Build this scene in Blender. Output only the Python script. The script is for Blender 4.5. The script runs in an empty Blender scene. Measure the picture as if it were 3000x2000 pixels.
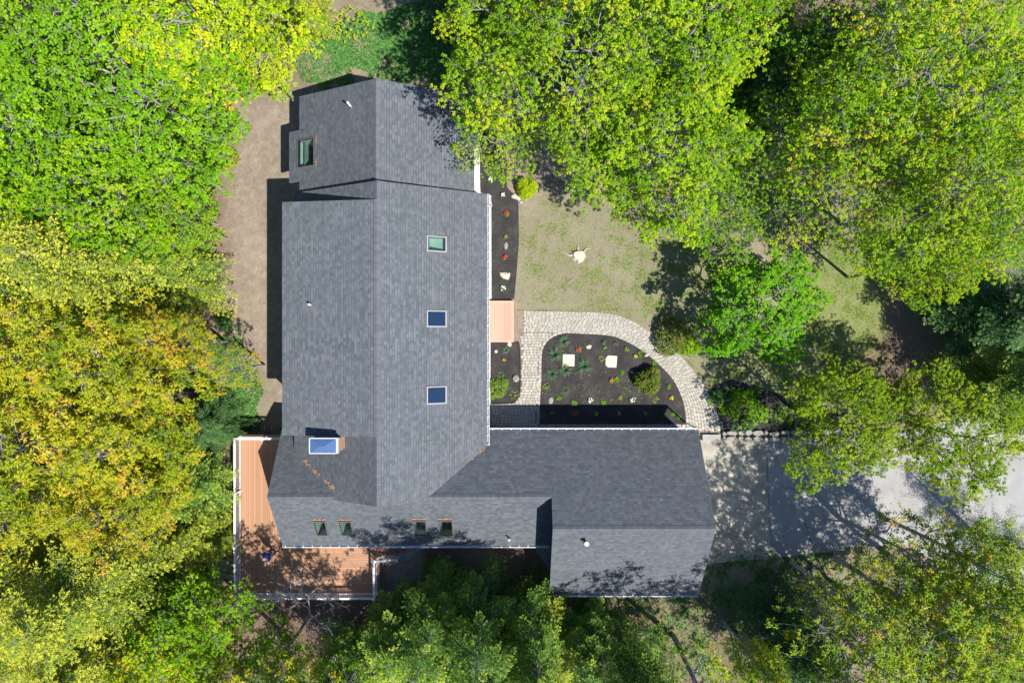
import bpy, bmesh, math, random
import numpy as np
from mathutils import Vector, Matrix
R_ = math.radians
SC = bpy.context.scene
COL = SC.collection

# ------------------------------------------------------------------ camera, sky, sun, exposure
H = 40.0
cam_d = bpy.data.cameras.new('camera'); cam_d.lens = 24; cam_d.sensor_width = 36
cam_d.clip_start = 0.5; cam_d.clip_end = 3000
cam = bpy.data.objects.new('camera', cam_d); COL.objects.link(cam)
cam.location = (0, 0, H); cam.rotation_euler = (0, 0, 0)
SC.camera = cam
SX, SY, SZ = 0.49, -0.437, 1.0                      # direction towards the sun
sun_vec = Vector((SX, SY, SZ)).normalized()
elev = math.asin(sun_vec.z)
w = bpy.data.worlds.new('World'); SC.world = w; w.use_nodes = True
nt = w.node_tree
sky = nt.nodes.new('ShaderNodeTexSky'); sky.sky_type = 'NISHITA'; sky.sun_disc = False
sky.sun_elevation = elev; sky.sun_rotation = math.atan2(SX, SY)
sky.air_density = 1.0; sky.dust_density = 0.5; sky.ozone_density = 3.0
bgn = nt.nodes['Background']; bgn.inputs[1].default_value = 0.085
tnt = nt.nodes.new('ShaderNodeMix'); tnt.data_type = 'RGBA'; tnt.blend_type = 'MULTIPLY'; tnt.inputs[0].default_value = 1
tnt.inputs[7].default_value = (0.80, 0.93, 1.18, 1)
nt.links.new(sky.outputs[0], tnt.inputs[6]); nt.links.new(tnt.outputs[2], bgn.inputs[0])
sl = bpy.data.lights.new('sun', 'SUN'); sl.energy = 5.0; sl.angle = R_(0.5); sl.color = (1, 0.95, 0.87)
so = bpy.data.objects.new('sun', sl); COL.objects.link(so)
so.rotation_euler = sun_vec.to_track_quat('Z', 'Y').to_euler()
SC.view_settings.view_transform = 'Standard'; SC.view_settings.look = 'None'
SC.view_settings.exposure = 0.55; SC.view_settings.gamma = 1
SC.cycles.max_bounces = 6; SC.cycles.transparent_max_bounces = 6
SC.cycles.diffuse_bounces = 3; SC.cycles.glossy_bounces = 2; SC.cycles.transmission_bounces = 3

# ------------------------------------------------------------------ site heights and picture-to-place helpers
def ss(a, b, x):
    t = np.clip((np.asarray(x, float) - a) / (b - a), 0, 1); return t * t * (3 - 2 * t)
def gz(x, y):
    """height of the ground: falls away to the west and a little to the south-west"""
    x = np.asarray(x, float); y = np.asarray(y, float)
    z = -0.62 * ss(-10.5, -15.5, x) - 0.8 * ss(-16, -34, x)
    z = z - 0.12 * ss(-12, -16, y) + 0.05 * np.sin(x * 0.35 + 1.2) * np.sin(y * 0.31) * ss(12.5, 20, np.maximum(abs(x), abs(y)))
    return z
def at(px, py, z=0.0):
    D = H - z
    return ((px - 1500) * D / 2000.0, (1000 - py) * D / 2000.0)
def atg(px, py):
    z = 0.0
    for _ in range(4):
        x, y = at(px, py, z); z = float(gz(x, y))
    return (x, y, z)
def A(zx, zy):            # measured on an enlargement of the garden
    return 1380 + zx / 3.136, 880 + zy / 3.136
def B(zx, zy):            # measured on an enlargement of the lawn
    return 1380 + zx / 3.136, 480 + zy / 3.136

# ------------------------------------------------------------------ mesh helpers
def link(o, parent=None):
    COL.objects.link(o)
    if parent is not None: o.parent = parent
    return o
def tag(o, label=None, cat=None, group=None, kind=None):
    if label: o['label'] = label
    if cat: o['category'] = cat
    if group: o['group'] = group
    if kind: o['kind'] = kind
    return o
def empty(name, loc=(0, 0, 0), rz=0.0, **k):
    o = bpy.data.objects.new(name, None); o.empty_display_size = 0.3
    o.location = loc; o.rotation_euler = (0, 0, rz); link(o); tag(o, **k); return o
def np_mesh(name, V, F4=None, F3=None, tint=None):
    """V (n,3); quads F4 (m,4); tris F3 (k,3); tint per vertex"""
    me = bpy.data.meshes.new(name)
    V = np.asarray(V, np.float32)
    me.vertices.add(len(V)); me.vertices.foreach_set('co', V.ravel())
    n4 = 0 if F4 is None else len(F4); n3 = 0 if F3 is None else len(F3)
    idx = []; 
    if n4: idx.append(np.asarray(F4, np.int32).ravel())
    if n3: idx.append(np.asarray(F3, np.int32).ravel())
    idx = np.concatenate(idx)
    me.loops.add(len(idx)); me.loops.foreach_set('vertex_index', idx)
    me.polygons.add(n4 + n3)
    st = np.concatenate([np.arange(n4) * 4, n4 * 4 + np.arange(n3) * 3]).astype(np.int32)
    me.polygons.foreach_set('loop_start', st)
    me.update(calc_edges=True)
    if tint is not None:
        a = me.attributes.new('tint', 'FLOAT', 'POINT'); a.data.foreach_set('value', np.asarray(tint, np.float32))
    me.validate()
    return me
class MB:
    def __init__(s): s.v = []; s.f = []; s.t = []
    def add(s, V, F, t=0.5):
        b = len(s.v); s.v += [tuple(p) for p in V]; s.f += [tuple(i + b for i in f) for f in F]; s.t += [t] * len(V)
    def box(s, x0, x1, y0, y1, z0, z1, t=0.5):
        V = [(x, y, z) for z in (z0, z1) for y in (y0, y1) for x in (x0, x1)]
        s.add(V, [(0, 2, 3, 1), (4, 5, 7, 6), (0, 1, 5, 4), (2, 6, 7, 3), (0, 4, 6, 2), (1, 3, 7, 5)], t)
    def obox(s, p, q, wd, ht, up=(0, 0, 1), t=0.5):
        """bar from p to q with width wd (sideways) and height ht"""
        p = Vector(p); q = Vector(q); d = (q - p).normalized(); u = Vector(up)
        sd = d.cross(u).normalized() * wd / 2; u2 = sd.cross(d).normalized() * ht / 2
        V = [e + a * sd + b * u2 for e in (p, q) for a, b in ((-1, -1), (1, -1), (1, 1), (-1, 1))]
        s.add(V, [(0, 1, 2, 3), (7, 6, 5, 4), (0, 4, 5, 1), (1, 5, 6, 2), (2, 6, 7, 3), (3, 7, 4, 0)], t)
    def prism(s, pts, z0, z1, t=0.5, inset=0.0, zf=None):
        """vertical prism over polygon pts (ccw)"""
        n = len(pts); c = (sum(p[0] for p in pts) / n, sum(p[1] for p in pts) / n)
        V = [(p[0], p[1], z0 + (zf(p) if zf else 0)) for p in pts] + \
            [(p[0] + (c[0] - p[0]) * inset, p[1] + (c[1] - p[1]) * inset, z1 + (zf(p) if zf else 0)) for p in pts]
        F = [tuple(range(n - 1, -1, -1)), tuple(range(n, 2 * n))] + [(i, (i + 1) % n, n + (i + 1) % n, n + i) for i in range(n)]
        s.add(V, F, t)
    def tube(s, pts, rad, sides=6, t=0.5, cap=True):
        pts = [Vector(p) for p in pts]; n = len(pts)
        if not hasattr(rad, '__len__'): rad = [rad] * n
        V = []
        for i, p in enumerate(pts):
            d = (pts[min(i + 1, n - 1)] - pts[max(i - 1, 0)])
            d = d.normalized() if d.length > 1e-9 else Vector((0, 0, 1))
            a = d.cross(Vector((0.13, 0.31, 1)) if abs(d.z) < 0.95 else Vector((1, 0.1, 0))).normalized(); b = d.cross(a)
            for k in range(sides):
                th = 2 * math.pi * k / sides
                V.append(p + (a * math.cos(th) + b * math.sin(th)) * rad[i])
        F = [(i * sides + k, i * sides + (k + 1) % sides, (i + 1) * sides + (k + 1) % sides, (i + 1) * sides + k)
             for i in range(n - 1) for k in range(sides)]
        if cap: F += [tuple(range(sides - 1, -1, -1)), tuple(range((n - 1) * sides, n * sides))]
        s.add(V, F, t)
    def build(s, name, mat, parent=None, smooth=False):
        me = bpy.data.meshes.new(name); me.from_pydata(s.v, [], s.f); me.update()
        a = me.attributes.new('tint', 'FLOAT', 'POINT'); a.data.foreach_set('value', np.array(s.t, np.float32))
        if mat: me.materials.append(mat)
        if smooth: me.polygons.foreach_set('use_smooth', [True] * len(me.polygons))
        o = bpy.data.objects.new(name, me); return link(o, parent)
def add_uv(me, fn):
    uv = me.uv_layers.new(name='UVMap')
    for l in me.loops:
        uv.data[l.index].uv = fn(me.vertices[l.vertex_index].co)

# ------------------------------------------------------------------ materials
class NT:
    def __init__(s, name):
        s.m = bpy.data.materials.new(name); s.m.use_nodes = True; s.t = s.m.node_tree
        s.p = s.t.nodes['Principled BSDF']; s.out = s.t.nodes['Material Output']
    def n(s, typ, **k):
        nd = s.t.nodes.new('ShaderNode' + typ)
        for a, b in k.items(): setattr(nd, a, b)
        return nd
    def l(s, a, b): s.t.links.new(a, b)
    def setp(s, **k):
        for a, b in k.items(): s.p.inputs[a.replace('_', ' ')].default_value = b
    def coord(s, kind='Object', scale=None):
        tc = s.n('TexCoord'); o = tc.outputs[kind]
        if scale is not None:
            mp = s.n('Mapping'); mp.inputs['Scale'].default_value = scale if hasattr(scale, '__len__') else (scale,) * 3
            s.l(o, mp.inputs[0]); o = mp.outputs[0]
        return o
    def noise(s, co, scale, detail=4, rough=0.6, out='Fac'):
        nd = s.n('TexNoise'); nd.inputs['Scale'].default_value = scale; nd.inputs['Detail'].default_value = detail
        nd.inputs['Roughness'].default_value = rough; s.l(co, nd.inputs['Vector']); return nd.outputs[out]
    def ramp(s, fac, stops, interp='LINEAR'):
        r = s.n('ValToRGB'); r.color_ramp.interpolation = interp
        while len(r.color_ramp.elements) < len(stops): r.color_ramp.elements.new(0.5)
        for e, (p, c) in zip(r.color_ramp.elements, stops):
            e.position = p; e.color = (c[0], c[1], c[2], 1) if hasattr(c, '__len__') else (c, c, c, 1)
        s.l(fac, r.inputs[0]); return r.outputs[0]
    def mix(s, fac, a, b, mode='MIX'):
        nd = s.n('Mix', data_type='RGBA', blend_type=mode)
        for sock, v in ((nd.inputs[0], fac), (nd.inputs[6], a), (nd.inputs[7], b)):
            if hasattr(v, 'links') or hasattr(v, 'is_linked'): s.l(v, sock)
            elif hasattr(v, '__len__'): sock.default_value = (v[0], v[1], v[2], 1)
            else: sock.default_value = v
        return nd.outputs[2]
    def math(s, op, a, b=0.0, clamp=False):
        nd = s.n('Math', operation=op, use_clamp=clamp)
        for sock, v in ((nd.inputs[0], a), (nd.inputs[1], b)):
            if hasattr(v, 'is_linked'): s.l(v, sock)
            else: sock.default_value = v
        return nd.outputs[0]
    def attr(s, name, out='Fac'):
        nd = s.n('Attribute', attribute_name=name); return nd.outputs[out]
    def bump(s, h, strength=0.5, dist=0.02):
        b = s.n('Bump'); b.inputs['Strength'].default_value = strength; b.inputs['Distance'].default_value = dist
        s.l(h, b.inputs['Height']); s.l(b.outputs[0], s.p.inputs['Normal'])
    def base(s, c): s.l(c, s.p.inputs['Base Color'])
def simple(name, c, rough=0.6, var=0.15, scale=3.0, metal=0.0, spec=0.4, bump=0.0, bscale=40):
    N = NT(name); co = N.coord()
    f = N.noise(co, scale, 5)
    N.base(N.ramp(f, [(0.3, [x * (1 - var) for x in c]), (0.7, [min(1, x * (1 + var)) for x in c])]))
    N.setp(Roughness=rough, Metallic=metal); N.p.inputs['Specular IOR Level'].default_value = spec
    if bump: N.bump(N.noise(co, bscale, 6), bump)
    return N.m
M = {}
M['white'] = simple('white_paint', (0.72, 0.74, 0.76), 0.45, 0.05)
M['pvc'] = simple('white_rail', (0.74, 0.75, 0.77), 0.4, 0.05)
M['siding'] = simple('siding', (0.42, 0.45, 0.47), 0.6, 0.06)
M['trim'] = simple('trim_brown', (0.16, 0.12, 0.10), 0.6, 0.2)
M['fascia'] = simple('fascia', (0.30, 0.27, 0.25), 0.6, 0.2)
M['frame'] = simple('skylight_frame', (0.13, 0.12, 0.13), 0.45, 0.15)
M['framelight'] = simple('skylight_frame_pale', (0.34, 0.36, 0.37), 0.45, 0.08)
M['shaft'] = simple('skylight_shaft', (0.50, 0.56, 0.50), 0.7, 0.08)
M['room_dark'] = simple('painted_room_dark', (0.03, 0.035, 0.03), 0.8, 0.3)  # near-black colour stands in for the unlit room under a skylight
M['copper'] = simple('wet_leaves', (0.38, 0.22, 0.12), 0.8, 0.45, 30)
M['metal'] = simple('galvanised', (0.45, 0.47, 0.5), 0.35, 0.15, 6, 0.8)
M['pipe'] = simple('vent_pipe_white', (0.8, 0.8, 0.8), 0.4, 0.05)
M['rock'] = simple('fieldstone', (0.50, 0.46, 0.38), 0.85, 0.3, 8, bump=0.6, bscale=25)
M['rockgrey'] = simple('grey_stone', (0.28, 0.27, 0.25), 0.85, 0.3, 8, bump=0.6, bscale=25)
M['slab'] = simple('pale_slab', (0.60, 0.55, 0.42), 0.85, 0.14, 4, bump=0.3, bscale=30)
M['concrete'] = simple('concrete', (0.34, 0.34, 0.33), 0.9, 0.15, 2, bump=0.2, bscale=60)
M['skin'] = simple('skin', (0.55, 0.33, 0.23), 0.5, 0.05)
M['shirt'] = simple('blue_shirt', (0.025, 0.055, 0.36), 0.75, 0.2, 8)
M['jeans'] = simple('dark_jeans', (0.02, 0.035, 0.10), 0.85, 0.3, 20)
M['hair'] = simple('grey_hair', (0.48, 0.46, 0.43), 0.7, 0.3, 30)
M['black'] = simple('black_plastic', (0.02, 0.02, 0.022), 0.45, 0.1)
M['edging'] = simple('black_edging', (0.02, 0.02, 0.02), 0.4, 0.1)
M['bluebit'] = simple('blue_plastic', (0.05, 0.16, 0.6), 0.4, 0.1)
M['deadwood'] = simple('dead_wood', (0.42, 0.39, 0.35), 0.85, 0.25, 6)
M['oldwood'] = simple('old_fence_wood', (0.30, 0.27, 0.23), 0.85, 0.25, 6)

def wood(name, c, bw):
    """composite boards, boards run along V of the UV map; bw = board pitch"""
    N = NT(name); uv = N.n('UVMap'); mp = N.n('Mapping'); mp.inputs['Scale'].default_value = (1 / bw, 0.3, 1); N.l(uv.outputs[0], mp.inputs[0])
    sx = N.n('SeparateXYZ'); N.l(mp.outputs[0], sx.inputs[0])
    fr = N.math('FRACT', sx.outputs[0]); fl = N.math('FLOOR', sx.outputs[0])
    wn = N.n('TexWhiteNoise', noise_dimensions='1D'); N.l(fl, wn.inputs['W'])
    grain = N.noise(N.coord('Object', (1, 1, 1)), 5, 6)
    f = N.math('ADD', N.math('MULTIPLY', wn.outputs[0], 0.6), N.math('MULTIPLY', grain, 0.4))
    col = N.ramp(f, [(0.15, [x * 0.86 for x in c]), (0.85, [x * 1.12 for x in c])])
    gap = N.math('LESS_THAN', fr, 0.07)
    N.base(N.mix(gap, col, [x * 0.16 for x in c])); N.setp(Roughness=0.65)
    return N.m
M['deck'] = wood('composite_deck', (0.41, 0.225, 0.130), 0.135)
M['porch'] = wood('composite_porch', (0.55, 0.325, 0.235), 0.145)
M['deckrim'] = simple('deck_rim', (0.36, 0.17, 0.105), 0.65, 0.1)
M['porchrim'] = simple('porch_rim', (0.62, 0.34, 0.24), 0.65, 0.08)

def shingles(name, spots=0.0, tone=1.0):
    N = NT(name); uv = N.n('UVMap')
    def bk(wd, off, sq=1.0):
        b = N.n('TexBrick'); b.inputs['Scale'].default_value = 1; b.inputs['Brick Width'].default_value = wd
        b.inputs['Row Height'].default_value = 0.143; b.inputs['Mortar Size'].default_value = 0.0
        b.inputs['Color1'].default_value = (0, 0, 0, 1); b.inputs['Color2'].default_value = (1, 1, 1, 1)
        b.offset = off; b.offset_frequency = 3; b.squash = sq; b.squash_frequency = 2
        N.l(uv.outputs[0], b.inputs['Vector']); return b.outputs['Color']
    a = bk(0.24, 0.37, 0.8); b2 = bk(0.13, 0.61, 1.3)
    f = N.math('ADD', N.math('MULTIPLY', a, 0.6), N.math('MULTIPLY', b2, 0.4))
    big = N.noise(N.coord('Object'), 0.5, 4); fine = N.noise(N.coord('Object'), 90, 3, 0.7)
    f = N.math('ADD', N.math('MULTIPLY', f, 0.60), N.math('ADD', N.math('MULTIPLY', big, 0.26), N.math('MULTIPLY', fine, 0.18)))
    k = tone
    col = N.ramp(f, [(0.12, (0.062 * k, 0.074 * k, 0.088 * k)), (0.5, (0.097 * k, 0.112 * k, 0.129 * k)), (0.9, (0.148 * k, 0.164 * k, 0.180 * k))])
    sx = N.n('SeparateXYZ'); N.l(uv.outputs[0], sx.inputs[0])
    fr = N.math('FRACT', N.math('DIVIDE', sx.outputs[1], 0.143))
    line = N.math('LESS_THAN', fr, 0.13)
    col = N.mix(N.math('MULTIPLY', line, 0.7), col, (0.035, 0.040, 0.048))
    if spots:
        sp = N.noise(N.coord('Object'), 5.5, 3, 0.7); reg = N.noise(N.coord('Object'), 0.55, 2)
        mk = N.math('MULTIPLY', N.math('GREATER_THAN', sp, 0.735), N.math('GREATER_THAN', reg, 0.50))
        col = N.mix(N.math('MULTIPLY', mk, spots), col, (0.55, 0.54, 0.50))
    N.base(col); N.setp(Roughness=0.82)
    N.bump(N.math('ADD', fr, N.math('MULTIPLY', a, 0.4)), 0.35, 0.012)
    return N.m
M['roof'] = shingles('shingles', 0.7)
def capmat():
    N = NT('shingle_caps'); t = N.attr('tint'); n = N.noise(N.coord(), 60, 3, 0.7)
    N.base(N.ramp(N.math('ADD', N.math('MULTIPLY', t, 0.6), N.math('MULTIPLY', n, 0.4)), [(0.1, (0.085, 0.093, 0.112)), (0.9, (0.125, 0.134, 0.155))])); N.setp(Roughness=0.82); return N.m
M['cap'] = capmat()

def mix_ground():
    N = NT('ground'); co = N.coord('Object')
    n1 = N.noise(co, 0.35, 6); n2 = N.noise(co, 2.6, 6, 0.7); n3 = N.noise(co, 28, 5, 0.75); n4 = N.noise(co, 9, 4, 0.7)
    dirt = N.ramp(N.math('ADD', N.math('MULTIPLY', n1, 0.2), N.math('ADD', N.math('MULTIPLY', n2, 0.35), N.math('MULTIPLY', n3, 0.45))),
                  [(0.34, (0.13, 0.10, 0.068)), (0.5, (0.26, 0.21, 0.160)), (0.66, (0.44, 0.37, 0.295))])
    litter = N.ramp(n3, [(0.3, (0.05, 0.028, 0.018)), (0.5, (0.14, 0.085, 0.055)), (0.7, (0.28, 0.18, 0.12))])
    grass = N.ramp(n3, [(0.3, (0.06, 0.11, 0.02)), (0.55, (0.15, 0.215, 0.045)), (0.75, (0.28, 0.32, 0.10))])
    straw = N.ramp(n3, [(0.3, (0.13, 0.14, 0.045)), (0.55, (0.27, 0.26, 0.11)), (0.75, (0.42, 0.37, 0.2))])
    c = N.mix(N.attr('litter'), dirt, litter)
    g = N.math('MULTIPLY', N.attr('lawn'), N.ramp(N.math('ADD', N.math('MULTIPLY', n4, 0.5), N.math('MULTIPLY', n2, 0.5)), [(0.43, 0), (0.60, 1)]))
    c = N.mix(g, c, grass)
    c = N.mix(N.attr('straw'), c, N.mix(N.ramp(n4, [(0.4, 0), (0.6, 1)]), straw, grass))
    N.base(c); N.setp(Roughness=0.95); N.bump(N.math('ADD', n3, n4), 0.8, 0.03)
    return N.m
M['ground'] = mix_ground()
def mulch():
    N = NT('mulch'); co = N.coord('Object')
    v = N.n('TexVoronoi'); v.inputs['Scale'].default_value = 30; N.l(co, v.inputs['Vector'])
    n = N.noise(co, 60, 4, 0.8); n2 = N.noise(co, 1.2, 4)
    f = N.math('ADD', N.math('MULTIPLY', n, 0.7), N.math('MULTIPLY', n2, 0.3))
    N.base(N.ramp(f, [(0.32, (0.014, 0.013, 0.014)), (0.52, (0.046, 0.042, 0.042)), (0.68, (0.16, 0.14, 0.125))])); N.setp(Roughness=0.95)
    N.bump(N.math('ADD', v.outputs['Distance'], n), 0.9, 0.04); return N.m
M['mulch'] = mulch()
def gravel(name, c0, c1, c2, sc=22):
    N = NT(name); co = N.coord('Object'); v = N.n('TexVoronoi'); v.inputs['Scale'].default_value = sc; N.l(co, v.inputs['Vector'])
    sp = N.n('SeparateColor'); N.l(v.outputs['Color'], sp.inputs[0])
    n = N.noise(co, 3, 5)
    N.base(N.ramp(N.math('ADD', N.math('MULTIPLY', sp.outputs[0], 0.6), N.math('MULTIPLY', n, 0.4)), [(0.1, c0), (0.45, c1), (0.9, c2)]))
    N.setp(Roughness=0.9); N.bump(v.outputs['Distance'], 0.9, 0.03); return N.m
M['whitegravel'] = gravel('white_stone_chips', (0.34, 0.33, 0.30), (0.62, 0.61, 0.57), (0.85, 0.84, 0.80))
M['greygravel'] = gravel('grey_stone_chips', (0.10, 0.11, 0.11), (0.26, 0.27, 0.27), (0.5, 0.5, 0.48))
def asphalt():
    N = NT('asphalt'); co = N.coord('Object'); n = N.noise(co, 0.6, 5); f = N.noise(co, 120, 3, 0.8); d = N.noise(co, 3, 5)
    c = N.ramp(N.math('ADD', N.math('MULTIPLY', n, 0.6), N.math('MULTIPLY', f, 0.4)), [(0.3, (0.235, 0.23, 0.228)), (0.5, (0.32, 0.312, 0.306)), (0.7, (0.43, 0.405, 0.38))])
    v = N.n('TexVoronoi', feature='DISTANCE_TO_EDGE'); v.inputs['Scale'].default_value = 0.22
    wv = N.n('VectorMath', operation='ADD'); N.l(co, wv.inputs[0]); N.l(N.noise(co, 1.3, 6, 0.7, 'Color'), wv.inputs[1]); N.l(wv.outputs[0], v.inputs['Vector'])
    ck = N.math('LESS_THAN', v.outputs['Distance'], 0.005)
    c = N.mix(N.math('MULTIPLY', ck, 0.7), c, (0.07, 0.065, 0.06))
    st = N.math('GREATER_THAN', d, 0.72); c = N.mix(N.math('MULTIPLY', st, 0.5), c, (0.12, 0.10, 0.08))
    N.base(c); N.setp(Roughness=0.9); N.bump(f, 0.3, 0.01); return N.m
M['asphalt'] = asphalt()
def apron():
    N = NT('apron_concrete'); co = N.coord('Object'); n = N.noise(co, 1.1, 6); f = N.noise(co, 80, 3, 0.8)
    N.base(N.ramp(N.math('ADD', N.math('MULTIPLY', n, 0.75), N.math('MULTIPLY', f, 0.25)), [(0.3, (0.22, 0.205, 0.165)), (0.52, (0.38, 0.355, 0.29)), (0.72, (0.52, 0.49, 0.41))]))
    N.setp(Roughness=0.9); N.bump(f, 0.2, 0.01); return N.m
M['apron'] = apron()
def pavermat():
    N = NT('pavers'); t = N.attr('tint'); n = N.noise(N.coord('Object'), 25, 4, 0.7)
    c = N.ramp(N.math('ADD', N.math('MULTIPLY', t, 0.7), N.math('MULTIPLY', n, 0.3)), [(0.1, (0.33, 0.31, 0.265)), (0.5, (0.40, 0.38, 0.33)), (0.9, (0.47, 0.45, 0.395))])
    st = N.noise(N.coord('Object'), 1.4, 5, 0.7)
    c = N.mix(N.ramp(st, [(0.60, 0), (0.72, 0.7)]), c, (0.20, 0.15, 0.10))
    N.base(c); N.setp(Roughness=0.85); N.bump(n, 0.3, 0.01); return N.m
M['paver'] = pavermat()
M['joint'] = simple('paver_joints', (0.20, 0.175, 0.13), 0.95, 0.4, 10)
def brick():
    N = NT('chimney_brick'); b = N.n('TexBrick'); uv = N.n('UVMap'); N.l(uv.outputs[0], b.inputs[0]); b.inputs['Scale'].default_value = 1
    b.inputs['Brick Width'].default_value = 0.21; b.inputs['Row Height'].default_value = 0.075; b.inputs['Mortar Size'].default_value = 0.010
    b.inputs['Color1'].default_value = (0.40, 0.13, 0.07, 1); b.inputs['Color2'].default_value = (0.55, 0.24, 0.13, 1); b.inputs['Mortar'].default_value = (0.5, 0.45, 0.38, 1)
    N.base(b.outputs[0]); N.setp(Roughness=0.9); return N.m
M['brick'] = brick()
def pane(name, c, refl, tr):
    N = NT(name); g = N.n('BsdfGlossy'); g.inputs['Color'].default_value = (0.75, 0.85, 1, 1); g.inputs['Roughness'].default_value = 0.02
    t = N.n('BsdfTransparent'); t.inputs['Color'].default_value = (0.60, 0.76, 0.70, 1)
    d = N.n('BsdfDiffuse'); d.inputs['Color'].default_value = (*c, 1)
    m1 = N.n('MixShader'); m1.inputs[0].default_value = tr; N.l(d.outputs[0], m1.inputs[1]); N.l(t.outputs[0], m1.inputs[2])
    m2 = N.n('MixShader'); m2.inputs[0].default_value = refl; N.l(m1.outputs[0], m2.inputs[1]); N.l(g.outputs[0], m2.inputs[2])
    N.l(m2.outputs[0], N.out.inputs[0]); return N.m
M['pane'] = pane('skylight_glass', (0.03, 0.06, 0.06), 0.07, 0.93)
M['bluepane'] = pane('sky_blue_glass', (0.008, 0.02, 0.04), 0.16, 0.0)  # opaque pane, the reflected blue sky is painted into its base colour
M['chimcap'] = pane('sky_tinted_sheet', (0.08, 0.14, 0.27), 0.15, 0.0)  # hood metal with its sky reflection painted in as blue

def leafmat(name, stops, trans=0.28, rough=0.6, spec=0.12, tmul=(1.25, 1.35, 0.35)):
    N = NT(name); t = N.attr('tint'); oi = N.n('ObjectInfo')
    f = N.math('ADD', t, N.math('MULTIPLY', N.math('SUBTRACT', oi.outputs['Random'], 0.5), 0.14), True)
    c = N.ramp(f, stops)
    N.base(c); N.setp(Roughness=rough); N.p.inputs['Specular IOR Level'].default_value = spec
    tr = N.n('BsdfTranslucent'); N.l(N.mix(1.0, c, tmul, 'MULTIPLY'), tr.inputs[0])
    mx = N.n('MixShader'); mx.inputs[0].default_value = trans
    N.l(N.p.outputs[0], mx.inputs[1]); N.l(tr.outputs[0], mx.inputs[2]); N.l(mx.outputs[0], N.out.inputs[0]); return N.m
L = {}
L['lime'] = leafmat('leaf_lime', [(0.0, (0.176, 0.325, 0.006)), (0.45, (0.365, 0.525, 0.008)), (0.85, (0.567, 0.625, 0.014)), (1.0, (0.675, 0.375, 0.042))])
L['green'] = leafmat('leaf_green', [(0.0, (0.08, 0.21, 0.004)), (0.5, (0.20, 0.41, 0.008)), (0.9, (0.36, 0.54, 0.012)), (1.0, (0.48, 0.46, 0.03))])
L['mid'] = leafmat('leaf_mid', [(0.0, (0.089, 0.210, 0.0072)), (0.5, (0.179, 0.390, 0.0096)), (1.0, (0.324, 0.540, 0.0168))])
L['maple'] = leafmat('leaf_maple', [(0.0, (0.088, 0.220, 0.0044)), (0.5, (0.231, 0.418, 0.0088)), (0.85, (0.440, 0.550, 0.0132)), (1.0, (0.550, 0.418, 0.0330))])
L['bright'] = leafmat('leaf_bright', [(0.0, (0.07, 0.23, 0.005)), (0.5, (0.14, 0.37, 0.008)), (1.0, (0.26, 0.47, 0.012))])
L['gold'] = leafmat('leaf_gold', [(0.0, (0.123, 0.224, 0.0067)), (0.45, (0.336, 0.403, 0.0090)), (0.8, (0.560, 0.493, 0.0168)), (1.0, (0.694, 0.381, 0.0672))], spec=0.3)
L['goldgreen'] = leafmat('leaf_gold_green', [(0.0, (0.090, 0.202, 0.0045)), (0.5, (0.246, 0.381, 0.0078)), (0.85, (0.493, 0.493, 0.0168)), (1.0, (0.627, 0.336, 0.0560))], spec=0.3)
L['olive'] = leafmat('needle_olive', [(0.0, (0.066, 0.132, 0.0165)), (0.45, (0.253, 0.341, 0.0330)), (0.9, (0.572, 0.561, 0.0550))], 0.22)
L['hemlock'] = leafmat('needle_green', [(0.0, (0.040, 0.115, 0.0230)), (0.45, (0.127, 0.253, 0.0403)), (0.8, (0.391, 0.517, 0.0575)), (1.0, (0.598, 0.632, 0.0690))], 0.2)
L['dark'] = leafmat('needle_dark', [(0.0, (0.025, 0.08, 0.028)), (0.5, (0.06, 0.15, 0.045)), (1.0, (0.17, 0.28, 0.06))], 0.18)
L['pine'] = leafmat('needle_pine', [(0.0, (0.07, 0.14, 0.06)), (0.5, (0.14, 0.24, 0.10)), (1.0, (0.26, 0.36, 0.15))], 0.15)
L['birch'] = leafmat('leaf_birch', [(0.0, (0.08, 0.18, 0.004)), (0.5, (0.22, 0.36, 0.008)), (1.0, (0.44, 0.50, 0.015))])
L['cover'] = leafmat('leaf_cover', [(0.0, (0.03, 0.10, 0.03)), (0.5, (0.10, 0.27, 0.06)), (1.0, (0.26, 0.44, 0.12))])
L['grass'] = leafmat('grass_blades', [(0.0, (0.09, 0.17, 0.02)), (0.5, (0.20, 0.33, 0.04)), (1.0, (0.40, 0.45, 0.12))])
L['azalea'] = leafmat('leaf_azalea', [(0.0, (0.06, 0.12, 0.02)), (0.5, (0.15, 0.22, 0.03)), (0.8, (0.26, 0.26, 0.05)), (1.0, (0.40, 0.10, 0.05))])
L['lily'] = leafmat('leaf_lily', [(0.0, (0.035, 0.09, 0.04)), (1.0, (0.16, 0.28, 0.14))], 0.2)
L['litter'] = leafmat('dry_leaves', [(0.0, (0.10, 0.055, 0.03)), (0.6, (0.26, 0.16, 0.09)), (1.0, (0.45, 0.34, 0.24))], 0.1, 0.8, 0.2, (1, 1, 1))
for k, c in dict(red=(0.75, 0.02, 0.02), orange=(0.80, 0.20, 0.03), yellow=(0.80, 0.55, 0.03), whitef=(0.80, 0.80, 0.78), pink=(0.7, 0.25, 0.3), purple=(0.20, 0.05, 0.16)).items():
    L[k] = leafmat('petal_' + k, [(0, [x * 0.8 for x in c]), (1, c)], 0.2, 0.6, 0.3, (1, 1, 1))
def bark(name, a, b):
    N = NT(name); co = N.coord('Object', (1, 1, 0.35)); n = N.noise(co, 14, 6, 0.75)
    N.base(N.ramp(n, [(0.3, a), (0.7, b)])); N.setp(Roughness=0.9); N.bump(n, 0.6, 0.03); return N.m
M['bark'] = bark('bark_grey', (0.17, 0.155, 0.14), (0.46, 0.44, 0.42))
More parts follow.
